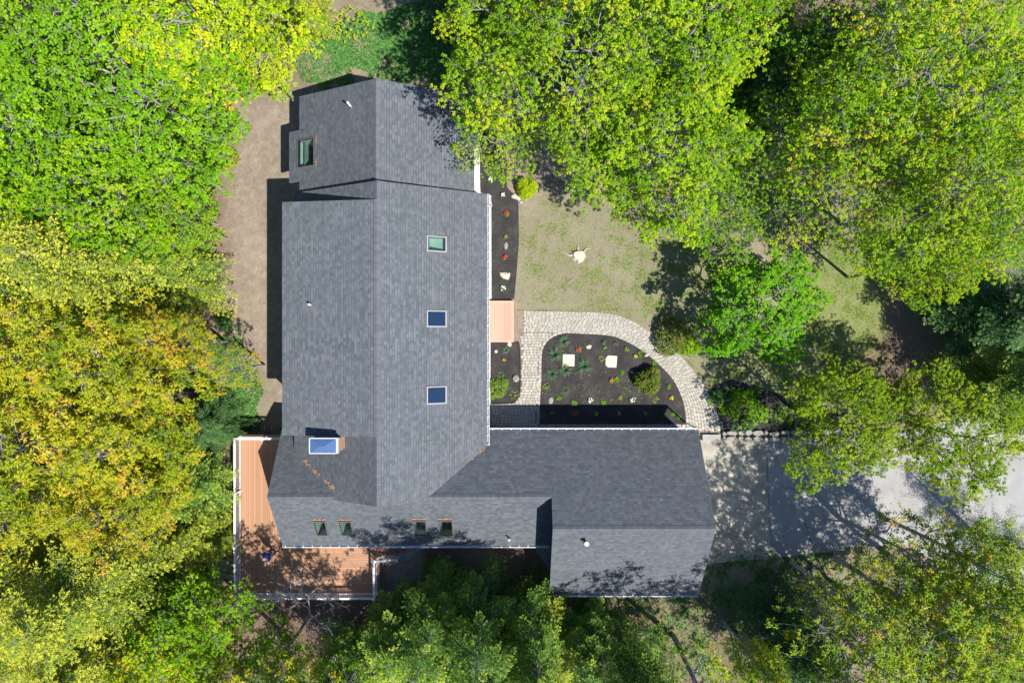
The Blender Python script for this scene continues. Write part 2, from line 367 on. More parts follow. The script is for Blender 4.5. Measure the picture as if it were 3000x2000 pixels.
M['barkdark'] = bark('bark_brown', (0.07, 0.055, 0.045), (0.24, 0.20, 0.17))
M['birchbark'] = bark('bark_birch', (0.22, 0.20, 0.18), (0.68, 0.66, 0.62))

# ------------------------------------------------------------------ ground
def blob_field(X, Y, blobs):
    f = np.zeros_like(X)
    for px, py, rx, ry, s in blobs:
        cx, cy = at(px, py); d = ((X - cx) / (rx * 0.02)) ** 2 + ((Y - cy) / (ry * 0.02)) ** 2
        f = np.maximum(f, s * (1 - ss(0.45, 1.35, d)))
    return f
def make_ground():
    a = np.concatenate([-np.geomspace(34, 600, 14)[::-1], np.arange(-33, 33.01, 0.3), np.geomspace(34, 600, 14)])
    b = np.concatenate([-np.geomspace(24, 600, 14)[::-1], np.arange(-23, 23.01, 0.3), np.geomspace(24, 600, 14)])
    X, Y = np.meshgrid(a, b); Z = gz(X, Y)
    rs = np.random.RandomState(5)
    nz = sum(np.sin(X * f * np.cos(q) + Y * f * np.sin(q) + p) for f, q, p in [(1.3, 0.4, 1), (2.1, 2.0, 2), (3.1, 1.1, 4), (1.7, 2.9, 0), (4.3, 0.1, 3)]) / 5
    Z = Z + 0.018 * nz
    nx, ny = len(a), len(b); idx = np.arange(nx * ny).reshape(ny, nx)
    F = np.stack([idx[:-1, :-1], idx[:-1, 1:], idx[1:, 1:], idx[1:, :-1]], -1).reshape(-1, 4)
    me = np_mesh('ground', np.stack([X, Y, Z], -1).reshape(-1, 3), F)
    lawn = blob_field(X, Y, [(1720, 760, 280, 230, 0.62), (1850, 830, 200, 130, 0.8), (2050, 800, 180, 200, 0.95), (1100, 150, 260, 170, 0.55), (2230, 1080, 260, 130, 0.9),
                             (2300, 1720, 420, 150, 0.8), (1980, 1850, 300, 150, 0.7), (700, 1170, 90, 130, 0.5), (2480, 620, 240, 200, 0.7), (2000, 560, 160, 120, 0.4)])
    straw = blob_field(X, Y, [(2460, 900, 140, 190, 0.95), (2330, 1060, 130, 90, 0.7), (2200, 620, 120, 90, 0.5), (2440, 1120, 120, 70, 0.6)])
    lit = np.maximum(0, np.maximum.reduce([ss(-15.5, -18.5, X), ss(-13.6, -15.5, Y) * ss(16, 12, X) , ss(13.2, 16, Y) * 0.8 * (1 - blob_field(X, Y, [(1100, 150, 240, 160, 1.0)])), ss(17, 22, X) * 0.7,
              ss(-11.2, -11.8, Y) * ss(-5.5, -5.0, X) * (1 - ss(1.8, 2.4, X)) * 0.85, blob_field(X, Y, [(640, 1500, 70, 400, 0.8), (2300, 400, 200, 300, 0.6), (2650, 1060, 200, 120, 0.8)])]))
    lit = lit * np.clip(0.75 + 0.5 * nz, 0, 1)
    for nme, arr in (('lawn', lawn), ('straw', straw), ('litter', lit)):
        at_ = me.attributes.new(nme, 'FLOAT', 'POINT'); at_.data.foreach_set('value', np.clip(arr, 0, 1).astype(np.float32).ravel())
    me.materials.append(M['ground']); me.polygons.foreach_set('use_smooth', [True] * len(me.polygons))
    o = link(bpy.data.objects.new('ground', me)); o['kind'] = 'structure'
make_ground()

def sheet(name, pts, dz, mat, thick=0.12, kind='structure', step=None, **k):
    """a flat sheet over a ground polygon (points given in world xy), lifted dz above the ground, with skirt"""
    bm = bmesh.new(); vs = [bm.verts.new((x, y, 0)) for x, y in pts]; f = bm.faces.new(vs)
    if f.normal.z < 0: f.normal_flip()
    step = step or 1.0
    xs = [p[0] for p in pts]; ys = [p[1] for p in pts]
    for ax, lo, hi in ((0, min(xs), max(xs)), (1, min(ys), max(ys))):
        v = lo + step
        while v < hi:
            co = Vector((v, 0, 0)) if ax == 0 else Vector((0, v, 0)); no = Vector((1, 0, 0)) if ax == 0 else Vector((0, 1, 0))
            bmesh.ops.bisect_plane(bm, geom=bm.verts[:] + bm.edges[:] + bm.faces[:], plane_co=co, plane_no=no); v += step
    for v in bm.verts: v.co.z = float(gz(v.co.x, v.co.y)) + dz
    r = bmesh.ops.extrude_edge_only(bm, edges=[e for e in bm.edges if e.is_boundary])
    for v in [g for g in r['geom'] if isinstance(g, bmesh.types.BMVert)]: v.co.z -= thick
    bmesh.ops.recalc_face_normals(bm, faces=bm.faces)
    me = bpy.data.meshes.new(name); bm.to_mesh(me); bm.free(); me.materials.append(mat)
    o = link(bpy.data.objects.new(name, me))
    if kind: o['kind'] = kind
    tag(o, **k); return o
def smooth_line(pts, n=8):
    out = []
    P_ = [pts[0]] + list(pts) + [pts[-1]]
    for i in range(1, len(P_) - 2):
        p0, p1, p2, p3 = [np.array(P_[j], float) for j in (i - 1, i, i + 1, i + 2)]
        for k in range(n):
            t = k / n
            out.append(tuple(0.5 * (2 * p1 + (p2 - p0) * t + (2 * p0 - 5 * p1 + 4 * p2 - p3) * t * t + (3 * p1 - p0 - 3 * p2 + p3) * t ** 3)))
    out.append(tuple(P_[-2])); return out
def W(lst, f=A): return [at(*f(*p)) for p in lst]
inner = W(smooth_line([(880, 300), (1250, 320), (1400, 365), (1540, 440), (1660, 530), (1770, 630), (1850, 720), (1910, 830), (1950, 940), (1970, 1060), (1978, 1200)], 6))
outer_c = W(smooth_line([(480, 95), (860, 103), (1240, 115), (1420, 165), (1560, 235), (1700, 330), (1850, 440), (1960, 550), (2060, 670), (2150, 800), (2220, 940), (2262, 1060), (2292, 1200)], 6))
leftc = W(smooth_line([(880, 300), (790, 318), (710, 368), (665, 435), (650, 520), (645, 750), (636, 900), (628, 1130)], 6))
inner_full = W(smooth_line([(480, 290), (700, 292), (880, 300), (1250, 320), (1400, 365), (1540, 440), (1660, 530), (1770, 630), (1850, 720), (1910, 830), (1950, 940), (1970, 1060), (1978, 1200)], 6))
# garden beds
bed1 = leftc[::-1] + inner[1:-4] + W([(1972, 1135), (628, 1135)])
sheet('mulch_bed', bed1, 0.035, M['mulch'])
sheet('mulch_bed', W([(165, 385), (425, 378), (442, 400), (452, 600), (448, 830), (425, 890), (380, 935), (165, 945)]), 0.035, M['mulch'])
sheet('mulch_bed', W([(150, 1240), (398, 1240), (420, 980), (440, 720), (436, 350), (400, 290), (330, 215), (330, -60), (250, -420), (88, -420), (84, 60), (92, 262), (150, 300)], B), 0.035, M['mulch'])
sheet('mulch_bed', [at(*p) for p in [(2085, 1130), (2150, 1110), (2300, 1160), (2420, 1200), (2560, 1215), (2560, 1262), (2112, 1262), (2100, 1200)]], 0.03, M['mulch'])
# gravel drip strips along the walls
sheet('gravel_strip', W([(150, 295), (186, 295), (188, 1240), (150, 1240)], B), 0.055, M['whitegravel'])
sheet('gravel_strip', [at(1378, 330), at(1406, 330), at(1406, 552), at(1409, 575), at(1418, 590), at(1378, 590)], 0.06, M['whitegravel'])
sheet('gravel_strip', W([(150, 380), (178, 380), (178, 945), (150, 945)]), 0.06, M['whitegravel'])
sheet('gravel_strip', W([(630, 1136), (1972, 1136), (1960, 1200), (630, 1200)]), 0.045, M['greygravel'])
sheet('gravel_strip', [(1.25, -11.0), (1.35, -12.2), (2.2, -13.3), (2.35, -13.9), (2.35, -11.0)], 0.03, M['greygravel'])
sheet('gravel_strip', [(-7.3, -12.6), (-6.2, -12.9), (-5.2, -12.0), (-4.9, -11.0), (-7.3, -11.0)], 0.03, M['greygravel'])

# ------------------------------------------------------------------ paved walk
rs = random.Random(11)
def inside(p, poly):
    x, y = p; c = False; n = len(poly)
    for i in range(n):
        x1, y1 = poly[i]; x2, y2 = poly[(i + 1) % n]
        if (y1 > y) != (y2 > y) and x < (x2 - x1) * (y - y1) / (y2 - y1) + x1: c = not c
    return c
def stone(mb, q, top=0.052, shrink=0.006):
    """one paver over quad q, corners knocked off"""
    c = np.mean(q, axis=0); pts = []
    for i in range(4):
        p = np.array(q[i]); a = np.array(q[(i - 1) % 4]); b = np.array(q[(i + 1) % 4])
        p = p + (c - p) * (shrink * 1.6 / max(0.05, np.linalg.norm(c - p)))
        k = 0.18
        pts += [tuple(p + (a - p) * k), tuple(p + (b - p) * k)]
    mb.prism(pts, 0.0, top + rs.uniform(-0.005, 0.005), rs.random(), 0.05)
def resample(line, n):
    P_ = np.array(line); d = np.r_[0, np.cumsum(np.linalg.norm(np.diff(P_, axis=0), axis=1))]
    t = np.linspace(0, d[-1], n); return np.stack([np.interp(t, d, P_[:, 0]), np.interp(t, d, P_[:, 1])], 1)
mb = MB()
NI = 60
Oi, Ii = resample(outer_c, 400), resample(inner_full, 400)
rows = 11
ln = np.linalg.norm(np.diff(Oi, axis=0), axis=1).sum()
def SP(u, v):                                           # u across 0..1 outer->inner, v along 0..1
    k = v * 399; i = int(min(398, math.floor(k))); f = k - i
    o = Oi[i] * (1 - f) + Oi[i + 1] * f; n_ = Ii[i] * (1 - f) + Ii[i + 1] * f
    return o * (1 - u) + n_ * u
for r in range(rows):
    u0, u1 = r / rows, (r + 1) / rows
    l_r = ln * (1 - 0.28 * (r / rows)); v = rs.uniform(-0.01, 0) ; st0 = 0
    if 2 < r < 9: v = -0.012 * (r % 2)
    while v < 1:
        dv = rs.choice([0.17, 0.2, 0.24, 0.24, 0.28]) / l_r
        a, b = max(v, 0), min(1, v + dv)
        if b - a > 0.4 * dv: stone(mb, [SP(u0, a), SP(u1, a), SP(u1, b), SP(u0, b)][::1])
        v += dv
regB = W([(462, 300), (880, 300)]) + leftc[1:] + W([(628, 1195), (160, 1195), (160, 952), (385, 945), (440, 895), (462, 830), (465, 400)])
y = at(*A(0, 297))[1]; k = 0
ymin = at(*A(0, 1195))[1]
while y > ymin:
    x = at(*A(160, 0))[0] - rs.uniform(0, 0.2)
    while x < at(*A(880, 0))[0]:
        wd = rs.choice([0.17, 0.21, 0.21, 0.25]); q = [(x, y - 0.165), (x + wd, y - 0.165), (x + wd, y), (x, y)]
        cx, cy = x + wd / 2, y - 0.08
        dl = min(math.hypot(cx - p[0], cy - p[1]) for p in resample(leftc, 60))
        if inside((cx, cy), regB) and dl > 0.17: stone(mb, q)
        x += wd
    y -= 0.165
bl = resample(leftc, int(4.9 / 0.2))
for i in range(len(bl) - 1):
    d = bl[i + 1] - bl[i]; nrm = np.array([d[1], -d[0]]); nrm = nrm / np.linalg.norm(nrm) * 0.16
    if inside(tuple(bl[i] + nrm + d / 2), bed1): nrm = -nrm
    stone(mb, [bl[i], bl[i + 1], bl[i + 1] + nrm, bl[i] + nrm])
pv = mb.build('paver_walk', M['paver']); pv['kind'] = 'structure'
sheet('walk_bedding', list(map(tuple, Oi[::8])) + [tuple(Oi[-1])] + [tuple(Ii[-1])] + list(map(tuple, Ii[::-8])), 0.030, M['joint'])
sheet('walk_bedding', regB, 0.026, M['joint'])
mb = MB(); mb.tube([(x, y, 0.05) for x, y in W(smooth_line([(425, 380), (444, 410), (454, 600), (450, 830), (425, 893), (378, 938), (185, 948)], 5))], 0.035, 6)
tag(mb.build('bed_edging', M['edging']), 'black plastic edging strip around the small bed between porch and paved walk', 'edging')

# ------------------------------------------------------------------ driveway
sheet('concrete_apron', [at(*p) for p in [(2030, 1288), (2244, 1288), (2250, 1480), (2262, 1634), (2180, 1640), (2030, 1655)]], 0.045, M['apron'])
sheet('driveway', [at(*p) for p in [(2246, 1288), (2560, 1284), (2760, 1235), (2900, 1130), (3250, 1000), (3300, 1760), (2920, 1720), (2760, 1650), (2640, 1592), (2560, 1602), (2450, 1612), (2264, 1633), (2252, 1480)]], 0.035, M['asphalt'])
mb = MB(); x0, y0 = at(2056, 1271); x1, y1 = at(2108, 1289); mb.box(x0, x1, y1, y0, -0.05, 0.22)
tag(mb.build('concrete_step', M['concrete']), 'grey concrete step block at the garage corner where the paved walk ends', 'step')
# low stone wall along the drive
wl = empty('stone_wall', (*at(2210, 1275), 0), label='low dry stone wall along the north edge of the driveway', cat='stone wall')
mb = MB()
xa = at(2112, 1275)[0]; yb = at(0, 1275)[1]; xx = xa
while xx < at(2480, 0)[0]:
    wd = rs.choice([.22, .34, .5, .7]); dp = rs.uniform(.13, .2)
    for sgn in (-1, 1):
        c = (xx + wd / 2 + rs.uniform(-.03, .03), yb + sgn * dp + rs.uniform(-0.04, 0.04)); n = 7
        pts = [(c[0] + wd * 0.5 * math.cos(2 * math.pi * i / n) * rs.uniform(0.85, 1.1) - wl.location.x, c[1] + dp * math.sin(2 * math.pi * i / n) * rs.uniform(0.85, 1.1) - wl.location.y) for i in range(n)]
        mb.prism(pts, -0.05, rs.uniform(0.22, 0.34), rs.random(), 0.12)
    xx += wd
mb.build('wall_stones', M['rockgrey'], wl)

# ------------------------------------------------------------------ the house
house = empty('house', (0, 0, 0), label='large house with dark grey shingle roofs, attached garage and rear dormer', cat='house')
T = 0.16
def plane(x0, y0, z0, sx, sy): return lambda x, y: z0 + sx * (x - x0) + sy * (y - y0)
PL = dict(
    mainE=plane(-6.71, 0, 6.10, -0.569, 0), mainW=plane(-6.71, 0, 6.10, 0.569, 0), dorm=plane(-6.71, 0, 6.125, 0.142, 0),
    wingN=plane(0, -8.02, 4.72, 0, -0.708), wingS=plane(0, -8.02, 4.72, 0, 0.743), garN=plane(0, -8.02, 4.72, 0, -0.708),
    garS=plane(0, -9.40, 4.72 + 0.708 * 1.38, 0, 0.711), addE=plane(-6.85, 0, 5.55, -0.53, 0), addW=plane(-6.85, 0, 5.55, 0.545, 0))
def on_plane(px, py, f):
    z = 4.0
    for _ in range(25):
        x, y = at(px, py, z); z = float(f(x, y))
    return x, y, z
holes = {}
SKY = [('addW', (872, 411), (922, 487), 'open', 'tall skylight with teal shaft on the north wing'),
       ('mainE', (1251, 690), (1309, 740), 'white', None), ('mainE', (1251, 909), (1309, 958), 'blue', None), ('mainE', (1251, 1132), (1309, 1181), 'blue', None),
       ('wingS', (917, 1526), (965, 1568), 'open', None), ('wingS', (991, 1526), (1039, 1568), 'open', None),
       ('wingS', (1207, 1524), (1254, 1568), 'open', None), ('wingS', (1284, 1524), (1330, 1568), 'open', None)]
sk = []
for nm, a, b, typ, lab in SKY:
    p0 = on_plane(*a, PL[nm]); p1 = on_plane(*b, PL[nm])
    x0, x1 = sorted((p0[0], p1[0])); y0, y1 = sorted((p0[1], p1[1]))
    sk.append((nm, x0, x1, y0, y1, typ, lab)); holes.setdefault(nm, []).append((x0 + .05, x1 - .05, y0 + .05, y1 - .05))
def roof(nm, polys, ridge_dir, name='roof'):
    """slab over one or more rectangles of a roof plane; UV in metres: u along the eave, v up the slope"""
    f = PL[nm]; bm = bmesh.new()
    for (x0, x1, y0, y1) in polys:
        V = []
        for dz in (0, -T):
            for (x, y) in ((x0, y0), (x1, y0), (x1, y1), (x0, y1)): V.append(bm.verts.new((x, y, f(x, y) + dz)))
        for q in ((0, 1, 2, 3), (7, 6, 5, 4), (0, 4, 5, 1), (1, 5, 6, 2), (2, 6, 7, 3), (3, 7, 4, 0)): bm.faces.new([V[i] for i in q])
    for (x0, x1, y0, y1) in holes.get(nm, []):
        for co, no in (((x0, 0, 0), (1, 0, 0)), ((x1, 0, 0), (1, 0, 0)), ((0, y0, 0), (0, 1, 0)), ((0, y1, 0), (0, 1, 0))):
            bmesh.ops.bisect_plane(bm, geom=bm.verts[:] + bm.edges[:] + bm.faces[:], plane_co=co, plane_no=no)
        kill = [fc for fc in bm.faces if abs(fc.normal.z) > 0.3 and x0 < fc.calc_center_median().x < x1 and y0 < fc.calc_center_median().y < y1]
        bmesh.ops.delete(bm, geom=kill, context='FACES')
    me = bpy.data.meshes.new(name); bm.to_mesh(me); bm.free()
    me.materials.append(M['roof']); me.materials.append(M['fascia'])
    if ridge_dir == 'y': k = math.sqrt(1 + (f(1, 0) - f(0, 0)) ** 2); sg = 1 if f(1, 0) > f(0, 0) else -1; add_uv(me, lambda c: (c.y, sg * c.x * k + 50))
    else: k = math.sqrt(1 + (f(0, 1) - f(0, 0)) ** 2); sg = 1 if f(0, 1) > f(0, 0) else -1; add_uv(me, lambda c: (c.x, sg * c.y * k + 50))
    for p in me.polygons:
        if abs(p.normal.z) < 0.3 or p.normal.z < 0: p.material_index = 1
    return link(bpy.data.objects.new(name, me), house)
r_mainE = roof('mainE', [(-6.71, -1.35, -8.2, 7.98)], 'y')
r_mainW = roof('mainW', [(-11.73, -6.71, -8.2, 7.98)], 'y')
r_dorm = roof('dorm', [(-11.64, -6.71, -4.75, 7.05)], 'y', 'dormer_roof')
roof('wingN', [(-12.66, 2.05, -8.02, -4.88)], 'x')
roof('wingS', [(-12.66, 2.45, -11.25, -8.02)], 'x')
roof('garN', [(2.05, 10.25, -9.40, -4.88)], 'x')
roof('garS', [(2.05, 10.25, -13.9, -9.40)], 'x')
roof('addE', [(-6.85, -2.05, 7.8, 13.26)], 'y')
roof('addW', [(-11.53, -6.85, 7.8, 13.26), (-12.2, -11.53, 8.7, 11.44)], 'y')
# ridge caps
def capstrip(name, a, b, w_, drop):
    """overlapping cap shingles folded over a ridge from a to b"""
    a = Vector(a); b = Vector(b); d = (b - a); n = max(1, int(d.length / 0.14)); dn = d.normalized(); sd = Vector((dn.y, -dn.x, 0))
    mbx = MB(); rr = random.Random(3)
    for i in range(n):
        p = a + d * (i / n); q = a + d * ((i + 1) / n) + dn * 0.01
        up0, up1 = 0.012, 0.024
        V = [p + sd * w_ + Vector((0, 0, -drop[0] + up0)), p + Vector((0, 0, up0 + 0.01)), p - sd * w_ + Vector((0, 0, -drop[1] + up0)),
             q + sd * w_ + Vector((0, 0, -drop[0] + up1)), q + Vector((0, 0, up1 + 0.01)), q - sd * w_ + Vector((0, 0, -drop[1] + up1)),
             q + sd * w_ + Vector((0, 0, -drop[0] - 0.01)), q - sd * w_ + Vector((0, 0, -drop[1] - 0.01))]
        mbx.add(V, [(0, 1, 4, 3), (1, 2, 5, 4), (3, 4, 5, 7, 6)], rr.random())
    return mbx.build(name, M['cap'], house)
W_ = 0.15
capstrip('ridge_cap', (-6.71, -8.2, 6.10), (-6.71, -4.75, 6.10), W_, (0.569 * W_, 0.569 * W_))
capstrip('ridge_cap', (-6.71, -4.75, 6.13), (-6.71, 7.05, 6.13), W_, (0.569 * W_ + .03, 0.142 * W_))
capstrip('ridge_cap', (-6.71, 7.05, 6.10), (-6.71, 7.98, 6.10), W_, (0.569 * W_, 0.569 * W_))
capstrip('ridge_cap', (-6.85, 7.8, 5.55), (-6.85, 13.26, 5.55), W_, (0.53 * W_, 0.545 * W_))
capstrip('ridge_cap', (-12.66, -8.02, 4.72), (2.05, -8.02, 4.72), W_, (0.743 * W_, 0.708 * W_))
capstrip('ridge_cap', (2.05, -9.40, 4.72 + .708 * 1.38), (10.25, -9.40, 4.72 + .708 * 1.38), W_, (0.711 * W_, 0.708 * W_))
# walls: closed rings whose tops follow the underside of the roofs
def wall(x0, x1, y0, y1, tops, zb=-1.4, axis='y', mid=None):
    """tops: function z(x,y); gable ends get the ridge vertex"""
    mbx = MB(); g = T + 0.004
    def side(p, q, extra=None):
        pts = [p] + ([extra] if extra else []) + [q]
        V = [(*p, zb), (*q, zb)] + [(*c, tops(*c) - g) for c in pts[::-1]]
        mbx.add(V, [tuple(range(len(V)))])
    if axis == 'y':
        side((x0, y0), (x1, y0), (mid, y0)); side((x1, y0), (x1, y1)); side((x1, y1), (x0, y1), (mid, y1)); side((x0, y1), (x0, y0))
    else:
        side((x0, y0), (x1, y0)); side((x1, y0), (x1, y1), (x1, mid)); side((x1, y1), (x0, y1)); side((x0, y1), (x0, y0), (x0, mid))
    return mbx.build('wall', M['siding'], house)
wall(-11.4, -1.65, -7.9, 7.7, lambda x, y: min(PL['mainE'](x, y), PL['mainW'](x, y)), axis='y', mid=-6.71)
wall(-11.25, -2.35, 7.66, 12.95, lambda x, y: min(PL['addE'](x, y), PL['addW'](x, y)), axis='y', mid=-6.85)
wall(-12.35, 2.3, -10.95, -5.2, lambda x, y: min(PL['wingN'](x, y), PL['wingS'](x, y)), axis='x', mid=-8.02)
wall(2.3, 9.95, -13.6, -5.2, lambda x, y: min(PL['garN'](x, y), PL['garS'](x, y)), axis='x', mid=-9.40)
mb = MB(); mb.box(-11.95, -11.26, 8.95, 11.19, -1.3, 2.55); mb.build('bay', M['siding'], house)
mb = MB()
g = T + 0.003
zd = lambda x: PL['dorm'](x, 0) - g
mb.add([(-11.41, -4.5, -1.4), (-11.41, 6.8, -1.4), (-11.41, 6.8, zd(-11.41)), (-11.41, -4.5, zd(-11.41))], [(0, 1, 2, 3)])
for yy in (-4.5, 6.8): mb.add([(-11.41, yy, 2.6), (-6.9, yy, 5.6), (-6.9, yy, zd(-6.9)), (-11.41, yy, zd(-11.41))], [(0, 1, 2, 3)])
mb.build('dormer_wall', M['siding'], house)
# gutters
def gutter(p, q, out):
    """open trough from p to q hanging outside the eave; out = outward direction"""
    p = Vector(p); q = Vector(q); o_ = Vector(out); mbx = MB(); u = Vector((0, 0, 1))
    a, b = p + o_ * 0.008, p + o_ * 0.115; a2, b2 = q + o_ * 0.008, q + o_ * 0.115
    mbx.obox(b + u * -0.05, b2 + u * -0.05, 0.016, 0.13); mbx.obox(b + u * 0.012 - o_ * 0.006, b2 + u * 0.012 - o_ * 0.006, 0.03, 0.014)
    mbx.obox(p + o_ * 0.06 + u * -0.122, q + o_ * 0.06 + u * -0.122, 0.10, 0.012)
    for e, s_ in ((p, 1), (q, -1)): mbx.obox(e + o_ * 0.008 - u * .055, e + o_ * 0.11 - u * .055, 0.01, 0.12)
    gt = mbx.build('gutter', M['white'], house)
    n = max(2, int((q - p).length / 0.5)); d = (q - p)
    for i in range(n + 1):
        hb = MB(); c = p + d * ((i + .3) / (n + .6)); hb.obox(c - o_ * 0.03 + u * 0.012, c + o_ * 0.118 + u * 0.012, 0.03, 0.012); hb.build('hanger_strap', M['white'], gt)
    return gt
gutter((-1.35, -5.72, 3.02), (-1.35, 7.98, 3.02), (1, 0, 0))
gutter((-1.22, -4.88, 2.47), (10.25, -4.88, 2.47), (0, 1, 0))
gutter((-12.66, -11.25, 2.30), (2.03, -11.25, 2.30), (0, -1, 0))
gutter((2.05, -13.9, 2.45), (10.25, -13.9, 2.45), (0, -1, 0))
for (xx_, yy_, zt) in ((10.15, -4.75, 2.4), (-1.2, 7.9, 2.9), (2.15, -14.03, 2.4)): mb = MB(); mb.box(xx_ - .04, xx_ + .04, yy_ - .03, yy_ + .03, 0, zt); mb.build('downspout', M['white'], house)
# skylights
for i, (nm, x0, x1, y0, y1, typ, lab) in enumerate(sk):
    f = PL[nm]; up = 0.10
    fr = MB(); e = 0.055
    def q(x, y, dz): return (x, y, f(x, y) + dz)
    def ring(X0, X1, Y0, Y1, b, z0, z1, mbx):
        for (a0, a1, b0, b1) in ((X0, X1, Y0, Y0 + b), (X0, X1, Y1 - b, Y1), (X0, X0 + b, Y0 + b, Y1 - b), (X1 - b, X1, Y0 + b, Y1 - b)):
            V = [q(x, y, z) for z in (z0, z1) for (x, y) in ((a0, b0), (a1, b0), (a1, b1), (a0, b1))]
            mbx.add(V, [(3, 2, 1, 0), (4, 5, 6, 7), (0, 1, 5, 4), (1, 2, 6, 5), (2, 3, 7, 6), (3, 0, 4, 7)])
    outer_mat = M['frame'] if typ == 'open' else M['framelight']
    ring(x0, x1, y0, y1, e, -0.05, up, fr)
    s = fr.build('skylight', outer_mat, house)
    if lab: s['label'] = lab
    fl = MB(); ring(x0 - .06, x1 + .06, y0 - .06, y1 + .06, 0.06, 0.0, 0.022, fl); fl.build('flashing', M['frame'], s)
    g2 = MB(); V = [q(x, y, up - 0.02) for (x, y) in ((x0 + e, y0 + e), (x1 - e, y0 + e), (x1 - e, y1 - e), (x0 + e, y1 - e))]; g2.add(V, [(0, 1, 2, 3)])
    g2.build('pane', M['pane'] if typ != 'blue' else M['bluepane'], s)
    if typ != 'blue':
        sh = MB(); zb = min(f(x0, y0), f(x1, y1)) - (1.0 if typ == 'open' else 0.25)
        c = [(x0 + e, y0 + e), (x1 - e, y0 + e), (x1 - e, y1 - e), (x0 + e, y1 - e)]
        for k in range(4):
            a, b = c[k], c[(k + 1) % 4]; sh.add([(*a, zb), (*b, zb), q(*b, up - .03), q(*a, up - .03)], [(0, 1, 2, 3)])
        sh.build('shaft', M['shaft'], s)
        fl2 = MB(); fl2.add([(*p, zb) for p in c], [(0, 1, 2, 3)]); fl2.build('shade_blind' if typ == 'white' else 'room_dark_sheet', M['shaft'] if typ == 'white' else M['room_dark'], s)  # open type: solid sheet painted dark as the unlit room below
    # drift of wet leaves on the uphill side
    if typ == 'open':
        lv = MB(); rr = random.Random(i)
        for k in range(60):
            if nm == 'wingS': cx, cy = rr.uniform(x0, x1), y1 + 0.08 + abs(rr.gauss(0, 0.03))
            else: cx, cy = x1 + 0.08 + abs(rr.gauss(0, 0.03)), rr.choice([rr.uniform(y0, y0 + .4), rr.uniform(y1 - .4, y1)])
            a = rr.uniform(0, 6.28); r = rr.uniform(0.015, 0.04)
            lv.add([q(cx + r * math.cos(a + k2), cy + r * math.sin(a + k2), 0.035 + rr.uniform(0, .02)) for k2 in (0, 1.6, 3.1, 4.7)], [(0, 1, 2, 3)])
        lv.build('leaf_drift', M['copper'], s)['kind'] = 'stuff'
# chimney
ch = MB(); ch.box(-9.90, -8.55, -5.45, -4.77, 3.6, 6.42); cho = ch.build('chimney', M['brick'], house); add_uv(cho.data, lambda c: (c.x + c.y, c.z))
cc = MB(); cc.box(-9.95, -8.50, -5.50, -4.72, 6.42, 6.50); cc.build('crown', M['framelight'], cho)
hd = MB(); z0, z1 = 6.52, 6.60; X0, X1, Y0, Y1 = -9.93, -8.60, -5.48, -4.74; xm, ym = (X0 + X1) / 2, (Y0 + Y1) / 2
hd.add([(X0, Y0, z0), (X1, Y0, z0), (X1, Y1, z0), (X0, Y1, z0), (xm - .1, ym, z0 + .17), (xm + .1, ym, z0 + .17)], [(0, 1, 5, 4), (1, 2, 5), (2, 3, 4, 5), (3, 0, 4), (3, 2, 1, 0)])
hd.build('hood', M['chimcap'], cho)
rm = MB()
for a, b in (((X0, Y0), (X1, Y0)), ((X1, Y0), (X1, Y1)), ((X1, Y1), (X0, Y1)), ((X0, Y1), (X0, Y0))): rm.obox((*a, z0 + .01), (*b, z0 + .01), 0.035, 0.05)
rm.build('hood_rim', M['white'], cho)
fl = MB(); fl.box(-9.99, -8.46, -4.72, -4.68, 4.0, 5.2); fl.build('flashing', M['metal'], cho)
# vent pipes
def vent(px, py, nm, hh, r, cap=False, mat='pipe', lean=(0, 0)):
    x, y, z = on_plane(px, py, PL[nm]); v = MB(); v.tube([(x, y, z - .1), (x + lean[0], y + lean[1], z + hh)], r, 12)
    o = v.build('vent_pipe', M[mat], house, True)
    b = MB(); b.tube([(x, y, z - .06), (x, y, z + .05), (x, y, z + .1)], [r * 2.4, r * 1.7, r * 1.1], 12); b.build('pipe_boot', M['frame'], o)
    b = MB(); b.tube([(x + lean[0], y + lean[1], z + hh - .04), (x + lean[0], y + lean[1], z + hh + .05)], r * (1.9 if cap else 1.15), 12); b.build('pipe_cap', M['slab'] if cap else M['white'], o)
vent(1029, 314, 'addW', 0.62, 0.055, lean=(-.02, .0)); vent(911, 893, 'dorm', 0.3, 0.05); vent(1716, 1585, 'garS', 0.42, 0.065, True, 'metal')
vent(1364, 1576, 'wingS', 0.45, 0.045, mat='metal'); vent(1492, 1574, 'wingS', 0.45, 0.045, mat='metal')
# windows and doors on the walls
def window(cx, cy, cz, wd, ht, nrm, name='window', mat='bluepane'):
    n = Vector(nrm); s_ = Vector((-n.y, n.x, 0)); c = Vector((cx, cy, cz)); f_ = MB()
    for a, b in ((-1, 0), (1, 0)): f_.obox(c + s_ * a * wd / 2 + n * .02 - Vector((0, 0, ht / 2)), c + s_ * a * wd / 2 + n * .02 + Vector((0, 0, ht / 2)), 0.06, 0.07, up=n)
    for b in (-1, 1): f_.obox(c + s_ * (-wd / 2 - .04) + n * .02 + Vector((0, 0, b * ht / 2)), c + s_ * (wd / 2 + .04) + n * .02 + Vector((0, 0, b * ht / 2)), 0.08, 0.09)
    o = f_.build(name, M['white'], house); p = MB(); d = c + n * .012
    p.add([d - s_ * wd / 2 - Vector((0, 0, ht / 2)), d + s_ * wd / 2 - Vector((0, 0, ht / 2)), d + s_ * wd / 2 + Vector((0, 0, ht / 2)), d - s_ * wd / 2 + Vector((0, 0, ht / 2))], [(0, 1, 2, 3)])
    p.build('pane', M[mat], o)
for yy in (-2.6, 4.0, 6.2): window(-1.65, yy, 1.7, 1.0, 1.3, (1, 0, 0))
window(-1.65, 1.1, 1.3, 0.95, 2.0, (1, 0, 0), 'door', 'shaft')
